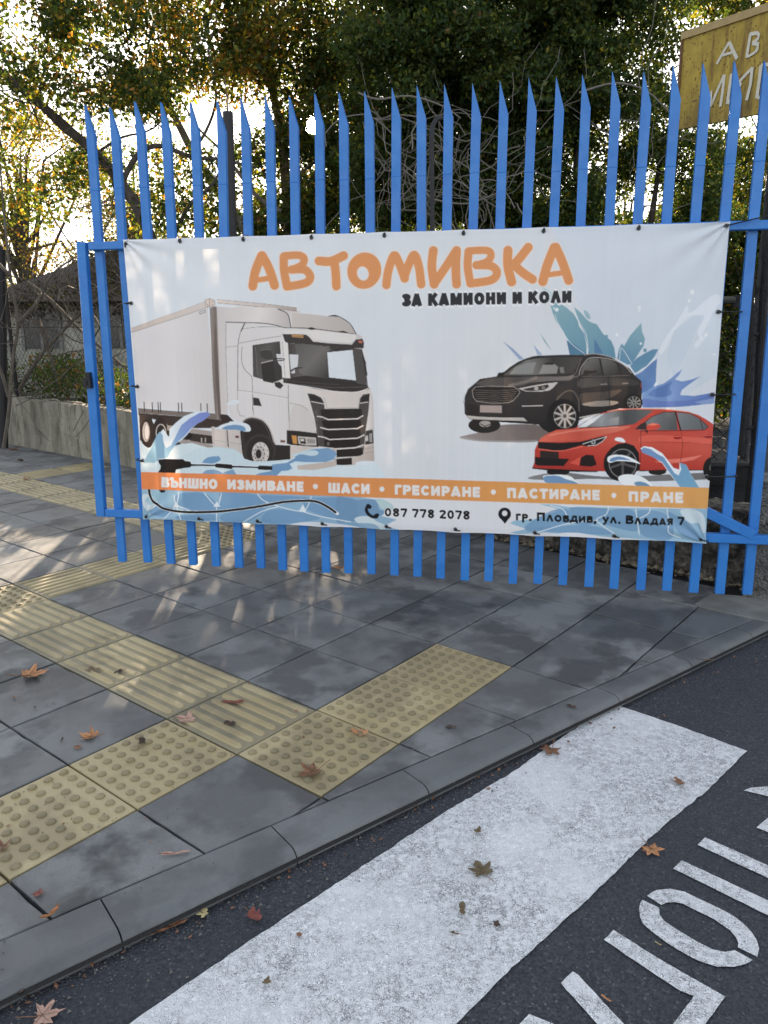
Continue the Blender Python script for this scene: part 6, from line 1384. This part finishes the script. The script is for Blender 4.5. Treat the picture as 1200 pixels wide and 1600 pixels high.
# brown leaves and litter along the foot of the left wall
# ------------------------------------------------------------------ parked cars in the yard
def car(name, base, yaw, paint_c, label, L=4.2, Wd=1.75, Hh=1.46, front=1):
    c = empty(name, base, label, 'car', 'cars parked in the yard'); cy_, sy_ = math.cos(yaw), math.sin(yaw)
    def T(x, y, z): return (base[0]+x*cy_-y*sy_, base[1]+x*sy_+y*cy_, base[2]+z)
    pm = mat_simple(name+'_paint', paint_c, .3, .06, 2, spec=.6)
    lower = [(-L/2, .32), (-L/2+.02, .62), (-L/2+.10, .86), (-L/2+.9, .97), (L/2-.62, .96), (L/2-.12, .90), (L/2, .62), (L/2-.02, .34), (L/2-.15, .22), (-L/2+.15, .22)]
    n = len(lower); b = MB(); V = []
    for y, s_ in ((-Wd/2, .97), (-Wd/2-.04, 1.0), (-Wd/2+.08, .96), (Wd/2-.08, .96), (Wd/2+.04, 1.0), (Wd/2, .97)): pass
    secs = [(-Wd/2, 1.0, 0), (-Wd/2+.06, 1.0, .03), (Wd/2-.06, 1.0, .03), (Wd/2, 1.0, 0)]
    for y, sc, up in secs: V += [T(x*sc, y, z+(up if z > .8 else 0)) for x, z in lower]
    F = [tuple(range(n)), tuple(3*n+q for q in range(n))[::-1]]+[(r*n+q, (r+1)*n+q, (r+1)*n+(q+1) % n, r*n+(q+1) % n) for r in range(3) for q in range(n)]
    b.add(V, F); b.build('body', pm, c)
    cab = [(-L/2+.95, .97), (-L/2+1.65, Hh-.03), (-L/2+2.3, Hh), (L/2-1.0, Hh-.03), (L/2-.30, .96)]
    b = MB(); ins = .20; V = []
    for s_ in (-1, 1): V += [T(x, s_*(Wd/2-(.03 if z < 1 else ins)), z) for x, z in cab]
    m_ = len(cab); b.add(V, [tuple(range(m_)), tuple(m_+q for q in range(m_))[::-1]]+[(q, m_+q, m_+(q+1) % m_, (q+1) % m_) for q in range(m_)]); b.build('cabin', M_GLASS, c)
    b = MB()                                   # roof skin and pillars in body colour
    def bar(p, q, y0, y1, w_=.045):
        b.tube([T(p[0], y0, p[1]), T(q[0], y1, q[1])], w_, 6)
    for s_ in (-1, 1):
        yl, yu = s_*(Wd/2-.03), s_*(Wd/2-ins); 
        bar(cab[0], cab[1], yl, yu); bar(cab[4], cab[3], yl, yu, .06); bar((-L/2+2.45, .97), (-L/2+2.4, Hh), yl, yu, .035); bar(cab[1], cab[2], yu, yu); bar(cab[2], cab[3], yu, yu)
    b.add([T(x, s_*(Wd/2-ins), z+.012) for s_ in (-1, 1) for x, z in cab[1:4]], [(0, 1, 4, 3), (1, 2, 5, 4)]); b.build('roof', pm, c)
    for x in (-L/2+.82, L/2-.78):
        for s_ in (-1, 1):
            b = MB(); b.tube([T(x, s_*(Wd/2-.16), .31), T(x, s_*(Wd/2+.012), .31)], .31, 20); wl = b.build('wheel', M_BLACK, c)
            b = MB(); b.tube([T(x, s_*(Wd/2+.0), .31), T(x, s_*(Wd/2+.025), .31)], .19, 14); b.build('rim', M_STEEL, wl)
    for s_ in (-1, 1):
        b = MB(); b.box(T(-L/2+.06, s_*(Wd/2-.26), .70), (.07, .17, .07), np.array([[cy_, sy_, 0], [-sy_, cy_, 0], [0, 0, 1.]])); b.build('headlight', mat_simple('lamp_glass', (.6, .6, .6), .2), c)
        b = MB(); b.box(T(L/2-.06, s_*(Wd/2-.2), .76), (.075, .15, .08), np.array([[cy_, sy_, 0], [-sy_, cy_, 0], [0, 0, 1.]])); b.build('tail_light', mat_simple('red_lamp', (.25, .01, .01), .3), c)
        b = MB(); b.box(T(-L/2+1.35, s_*(Wd/2+.08), 1.0), (.06, .09, .06), np.array([[cy_, sy_, 0], [-sy_, cy_, 0], [0, 0, 1.]])); b.build('mirror', pm, c)
        for x in (-L/2+1.95, -L/2+2.95):
            b = MB(); b.box(T(x, s_*(Wd/2+.012), .80), (.09, .012, .015), np.array([[cy_, sy_, 0], [-sy_, cy_, 0], [0, 0, 1.]])); b.build('door_handle', M_BLACK, c)
        b = MB(); b.box(T(-L/2+2.45, s_*(Wd/2+.001), .62), (.006, .003, .33), np.array([[cy_, sy_, 0], [-sy_, cy_, 0], [0, 0, 1.]])); b.build('door_gap', M_BLACK, c)
gq = G(1195, 632); q = W(1190, 628, 16.5); car('parked_car', (q[0]+1.1, 16.6, float(gz(0, 16.6))), R_(8), (.62, .63, .64), 'white parked car seen between the two black posts')
q = W(1120, 628, 17.6); car('parked_car', (q[0]-1.35, 18.4, float(gz(0, 17.8))), R_(12), (.50, .50, .47), 'off white parked car with its red tail lamp showing through the wire panel')
# yellow leaf litter in the yard by the cars
ly = np.stack([RNG.uniform(5.2, 9.5, 2600), RNG.uniform(13.6, 15.2, 2600), np.zeros(2600)], 1); ly[:, 2] = [gz(x, y)-.07+.03*RNG.random() for x, y in ly[:, :2]]
o_ = leaves_mesh('leaf_litter', ly, .11, [YE, YG, OR_], [5, 3, 1], None, gap=False); tag(o_, 'strip of yellow fallen leaves on the yard in front of the parked cars', 'leaf litter', kind='stuff')
# ------------------------------------------------------------------ fallen leaves, each a thing of its own
def leaf_mat(name, c1, c2):
    k = NT(name); tc_ = k.n('ShaderNodeTexCoord').outputs['Object']; n = k.noise(tc_, 60, 5, .7)
    k.col(k.mix(k.rng(n, .35, .65), c1, c2)); k.rough(.6); k.spec(.3); k.bump(k.noise(tc_, 120, 4), .002); return k.m
LM = {'orange': leaf_mat('orange_leaf', (.36, .15, .06), (.52, .26, .12)), 'brown': leaf_mat('brown_leaf', (.14, .065, .035), (.27, .13, .07)), 'red': leaf_mat('red_leaf', (.14, .035, .03), (.24, .075, .055)),
      'dark': leaf_mat('dark_leaf', (.030, .022, .018), (.075, .05, .035)), 'pink': leaf_mat('pinkish_leaf', (.36, .20, .15), (.50, .33, .26)), 'olive': leaf_mat('olive_leaf', (.09, .07, .035), (.17, .13, .07)), 'yellow': leaf_mat('yellow_leaf', (.42, .34, .16), (.5, .42, .22))}
def leaf_shape(kind, rng):
    if kind == 'maple':
        P_ = []
        for a, r in ((-90, .10), (-62, .42), (-50, .34), (-28, .72), (-16, .55), (-4, .60), (8, .42), (20, .66), (30, .80), (38, .95), (48, .60), (60, .46), (72, .74), (82, .80), (90, 1.08), (98, .80), (108, .74), (120, .46), (132, .60), (142, .95), (150, .80), (160, .66), (172, .42), (184, .60), (196, .55), (208, .72), (230, .34), (242, .42)):
            P_.append((a, r*rng.uniform(.85, 1.12)))
    elif kind == 'oval':
        P_ = [(a, .30+.70*abs(math.sin(R_(a)))**2.2+rng.uniform(-.03, .03)) for a in range(-90, 270, 18)]
    else:
        P_ = [(a, rng.uniform(.35, 1.0)) for a in range(-90, 270, 24)]
    return P_
def fallen_leaf(px, py, size_px, kind, mat, label, rot=None, curl=.35, dz=0.0, road=False, asp=1.0, name='fallen_leaf'):
    rng = random.Random(int(px*31+py)); base = G(px, py, (ROADZ+.005 if road else 0)+.003+dz)
    dist = np.linalg.norm(base-CAM); R0 = size_px*dist/FPX*.55
    P_ = leaf_shape(kind, rng); rot = rng.uniform(0, 360) if rot is None else rot
    X_, Y_ = np.array([1., 0, GX]), np.array([0, 1., GY]); c, s = math.cos(R_(rot)), math.sin(R_(rot)); a1 = X_*c+Y_*s; a2 = -X_*s+Y_*c
    ca, cb_ = rng.uniform(-1, 1), rng.uniform(.3, 1)
    def pt(x, y):
        h = curl*R0*(cb_*x*x*1.2+.35*(y-.2)**2+.5*ca*x*y)+R0*.035*math.sin(x*9+ca*3)*math.cos(y*7)
        return base+a1*x*R0*asp+a2*y*R0+GN*(h+.002)
    rings = 4; V = [pt(0, 0)]
    for r in range(1, rings+1):
        for a, q in P_:
            f = r/rings; ff = q*f if r > 2 else f*(q*.5+.5*.55)
            V.append(pt(ff*math.cos(R_(a)), ff*math.sin(R_(a))))
    n = len(P_); F = [(0, 1+q, 1+(q+1) % n) for q in range(n)]
    for r in range(rings-1): F += [(1+r*n+q, 1+(r+1)*n+q, 1+(r+1)*n+(q+1) % n, 1+r*n+(q+1) % n) for q in range(n)]
    e = empty(name, base, label, 'leaf', 'fallen leaves')
    b = MB(); b.add(V, F); b.build('blade', LM[mat], e)
    b = MB(); b.tube([pt(0, 0)+GN*.001, pt(0, -.35), pt(.05, -.7)+GN*.002, pt(.12, -1.15)+GN*.001], [R0*.018+.0004]*4, 4); b.build('stalk', LM['brown'], e)
    if kind == 'maple':
        b = MB()
        for a in (38, 90, 142, -28, 208): b.tube([pt(0, 0)+GN*.0012, pt(.45*math.cos(R_(a)), .45*math.sin(R_(a)))+GN*.0016, pt(.72*math.cos(R_(a)), .72*math.sin(R_(a)))+GN*.0012], [R0*.012+.0003, R0*.009+.0002, .0003], 3, cap=False)
        b.build('veins', LM['olive'], e)
    return e
FL = fallen_leaf
FL(45, 1056, 46, 'maple', 'orange', 'large sunlit orange leaf on a slab at the left edge beside the yellow ridged strip', curl=.55, rot=-60)
FL(143, 1152, 34, 'maple', 'orange', 'orange curled leaf on the grey slab just above the studded yellow tiles', curl=.7)
FL(97, 1157, 12, 'oval', 'dark', 'small dark curled leaf left of the orange curled leaf on the grey slab', curl=.8, asp=.5)
FL(122, 1168, 13, 'crumb', 'brown', 'tiny brown leaf scrap below the orange curled leaf on the grey slab')
FL(222, 1161, 20, 'oval', 'dark', 'dark shrivelled leaf on the second studded tile from the left', curl=1.0)
FL(295, 1124, 36, 'crumb', 'pink', 'crumbled pinkish leaf on the corner joint of the ridged and studded tiles', curl=.3)
FL(363, 1098, 34, 'oval', 'red', 'dark red leaf with a long stalk on the ridged yellow tile', curl=.4, rot=80, asp=.6)
FL(360, 1131, 18, 'crumb', 'dark', 'black leaf scrap under the red leaf on the ridged tile', curl=.6)
FL(562, 1146, 26, 'crumb', 'orange', 'small reddish orange leaf across the joint of two studded tiles', curl=.6)
FL(490, 1206, 46, 'maple', 'brown', 'large brown curled leaf on the studded tile nearest the kerb', curl=.55, rot=120, dz=.004)
FL(704, 1136, 15, 'crumb', 'dark', 'small dark leaf scrap on the cut slab right of the studded tiles')
FL(893, 1104, 14, 'oval', 'dark', 'small black leaf on the kerb stone above the white stripe', curl=.3)
FL(861, 1172, 36, 'maple', 'brown', 'brown spiky leaf where the white stripe meets the gutter', road=True, rot=150, curl=.45)
FL(1061, 1222, 20, 'crumb', 'brown', 'small brown leaf near the right corner of the white stripe', road=True, curl=.5)
FL(1017, 1327, 33, 'maple', 'orange', 'orange brown leaf on the right edge of the white stripe', road=True, rot=200, curl=.45)
FL(754, 1363, 44, 'maple', 'olive', 'grey brown leaf in the middle of the white stripe', road=True, rot=20, curl=.25)
FL(722, 1422, 25, 'oval', 'olive', 'upright oval dead leaf below the grey brown leaf on the white stripe', road=True, rot=-5, asp=.7, curl=.7)
FL(776, 1445, 12, 'crumb', 'dark', 'tiny dark scrap right of the oval leaf on the white stripe', road=True)
FL(709, 1459, 18, 'crumb', 'olive', 'ragged thin leaf skeleton below the oval leaf on the white stripe', road=True, asp=.3)
FL(747, 1300, 14, 'crumb', 'olive', 'small curled leaf bit on the stripe above the grey brown leaf', road=True, curl=.7)
FL(468, 1462, 10, 'crumb', 'brown', 'tiny red brown scrap at the left border of the white stripe', road=True)
FL(417, 1534, 15, 'crumb', 'olive', 'small olive scrap at the bottom of the white stripe', road=True)
FL(396, 1433, 26, 'crumb', 'red', 'dark red crumpled leaf on the asphalt between kerb and stripe', road=True, curl=.8)
FL(255, 1452, 58, 'oval', 'brown', 'long flattened reddish leaf in the gutter under the kerb joint', road=True, rot=-62, asp=.35, curl=.2)
FL(318, 1428, 20, 'crumb', 'yellow', 'yellowish leaf scrap in the gutter above the long flattened leaf', road=True)
FL(78, 1432, 26, 'oval', 'orange', 'folded orange leaf stuck in the joint at the kerb', rot=-30, asp=.45, curl=1.1)
FL(275, 1334, 38, 'oval', 'pink', 'thin pinkish leaf lying on the big slab by the kerb', rot=-78, asp=.28, curl=.25)
FL(60, 1397, 15, 'crumb', 'red', 'small red scrap on the slab below the studded tiles')
FL(30, 1550, 22, 'crumb', 'pink', 'pale folded leaf in the gutter at the lower left', road=True, curl=.8)
FL(66, 1588, 46, 'maple', 'pink', 'large pinkish torn leaf on the asphalt in the bottom left corner', road=True, rot=-75, curl=.5)
FL(0, 1327, 34, 'maple', 'brown', 'reddish leaf cut by the left edge of the photo on the studded tile', curl=.6)
FL(530, 889, 17, 'oval', 'orange', 'curled leaf on the ground at the foot of the middle gate bars', curl=1.0, rot=60)
FL(947, 1561, 14, 'oval', 'orange', 'tiny orange leaf between the painted letters', road=True, rot=40, asp=.5)
FL(1028, 1475, 9, 'oval', 'yellow', 'tiny pale leaf inside the gap by the painted ring', road=True, rot=40, asp=.5)
FL(1006, 1330, 7, 'crumb', 'brown', 'crumb of leaf touching the orange brown leaf on the stripe edge', road=True)
FL(42, 749, 16, 'maple', 'orange', 'orange leaf on the far paving near the left wall', curl=.8)
FL(22, 702, 22, 'maple', 'brown', 'brown leaf against the foot of the low wall at the left', curl=.8)
FL(32, 720, 12, 'crumb', 'dark', 'dark scrap on the far paving in front of the low wall', curl=.5)
FL(145, 1049, 24, 'crumb', 'olive', 'grey green crushed leaf on the upper ridged tile', curl=.4)
FL(186, 1052, 18, 'crumb', 'dark', 'black crushed leaf right of the grey green one on the ridged tile', curl=.5)
FL(22, 1090, 12, 'crumb', 'brown', 'tiny brown scrap below the large sunlit leaf', asp=.5)
FL(55, 1106, 12, 'crumb', 'dark', 'thin dark scrap on the slab below the large sunlit leaf', asp=.35)
FL(912, 1029, 17, 'oval', 'dark', 'small dark curled leaf on the kerb edge below the right slabs', asp=.4) if False else None
FL(1100, 1032, 20, 'oval', 'dark', 'thin black leaf hanging over the far kerb stone edge', asp=.3, rot=70)
# small grit in the gutter and on the road: nobody could count it
M_GRIT = mat_simple('gutter_grit', (.13, .125, .115), .9, .5, 80)
b = MB()
for q in range(2300):
    f = random.random()
    if f < .62: t = random.uniform(0, 1); px, py = 1210*t, 1560-577*t; s_ = abs(random.gauss(0, 34)); x, y = px+s_*.45, py+s_*.9+4; zz = ROADZ+.002
    elif f < .85: x, y = random.uniform(0, 1200), random.uniform(1150, 1600); zz = ROADZ+.002 if (y > 1570-.48*x) else .001
    else: x, y = random.uniform(0, 900), random.uniform(900, 1450); zz = .0015 if y < 1460-.42*x else ROADZ
    p = G(x, y, zz); r = random.choice([.0010, .0013, .0018, .0024, .0034]); w1 = [random.uniform(.6, 1.3) for _ in range(4)]
    if f < .62 and random.random() < .03: r = .006
    b.add([p+np.array([r*w1[0], 0, 0]), p+np.array([-r*.5, r*w1[1], 0]), p+np.array([-r*.5, -r*w1[2], 0]), p+GN*r*w1[3]], [(0, 1, 3), (1, 2, 3), (2, 0, 3)])
tag(b.build('grit', M_GRIT), 'pale grit and crumbs scattered along the gutter and over the paving', 'grit', kind='stuff')
b = MB()
for q in range(420):
    f = random.random()
    if f < .45: t = random.uniform(0, 1); px, py = 1210*t, 1560-577*t; s_ = abs(random.gauss(0, 16)); p = G(px+s_*.45, py+s_*.9+3, ROADZ+.004)
    elif f < .70: p = wallpt(random.uniform(6.2, 12), .004, abs(random.gauss(0, .10))+.01)
    elif f < .85: p = wallpt(random.uniform(-.3, 2.4), .006, abs(random.gauss(0, .09))+.01)
    else: p = G(random.uniform(0, 1000), random.uniform(860, 1420), .003); p = p if (p-KI0)@np.cross(GN, kdir) > .02 else G(500, 900, .003)
    r = random.choice([.003, .004, .006, .009]); a = random.uniform(0, 6.28); u_ = np.array([math.cos(a), math.sin(a), random.uniform(-.2, .3)]); v_ = np.array([-math.sin(a), math.cos(a), random.uniform(-.1, .3)])
    b.add([p-u_*r, p+v_*r*.5+GN*r*.3, p+u_*r+GN*r*.4, p-v_*r*.6], [(0, 1, 2), (0, 2, 3)])
tag(b.build('leaf_crumbs', LM['brown']), 'brown leaf crumbs collected in the gutter and along the foot of the walls', 'leaf litter', kind='stuff')
for o in bpy.data.objects:
    if '_w' in o: del o['_w']
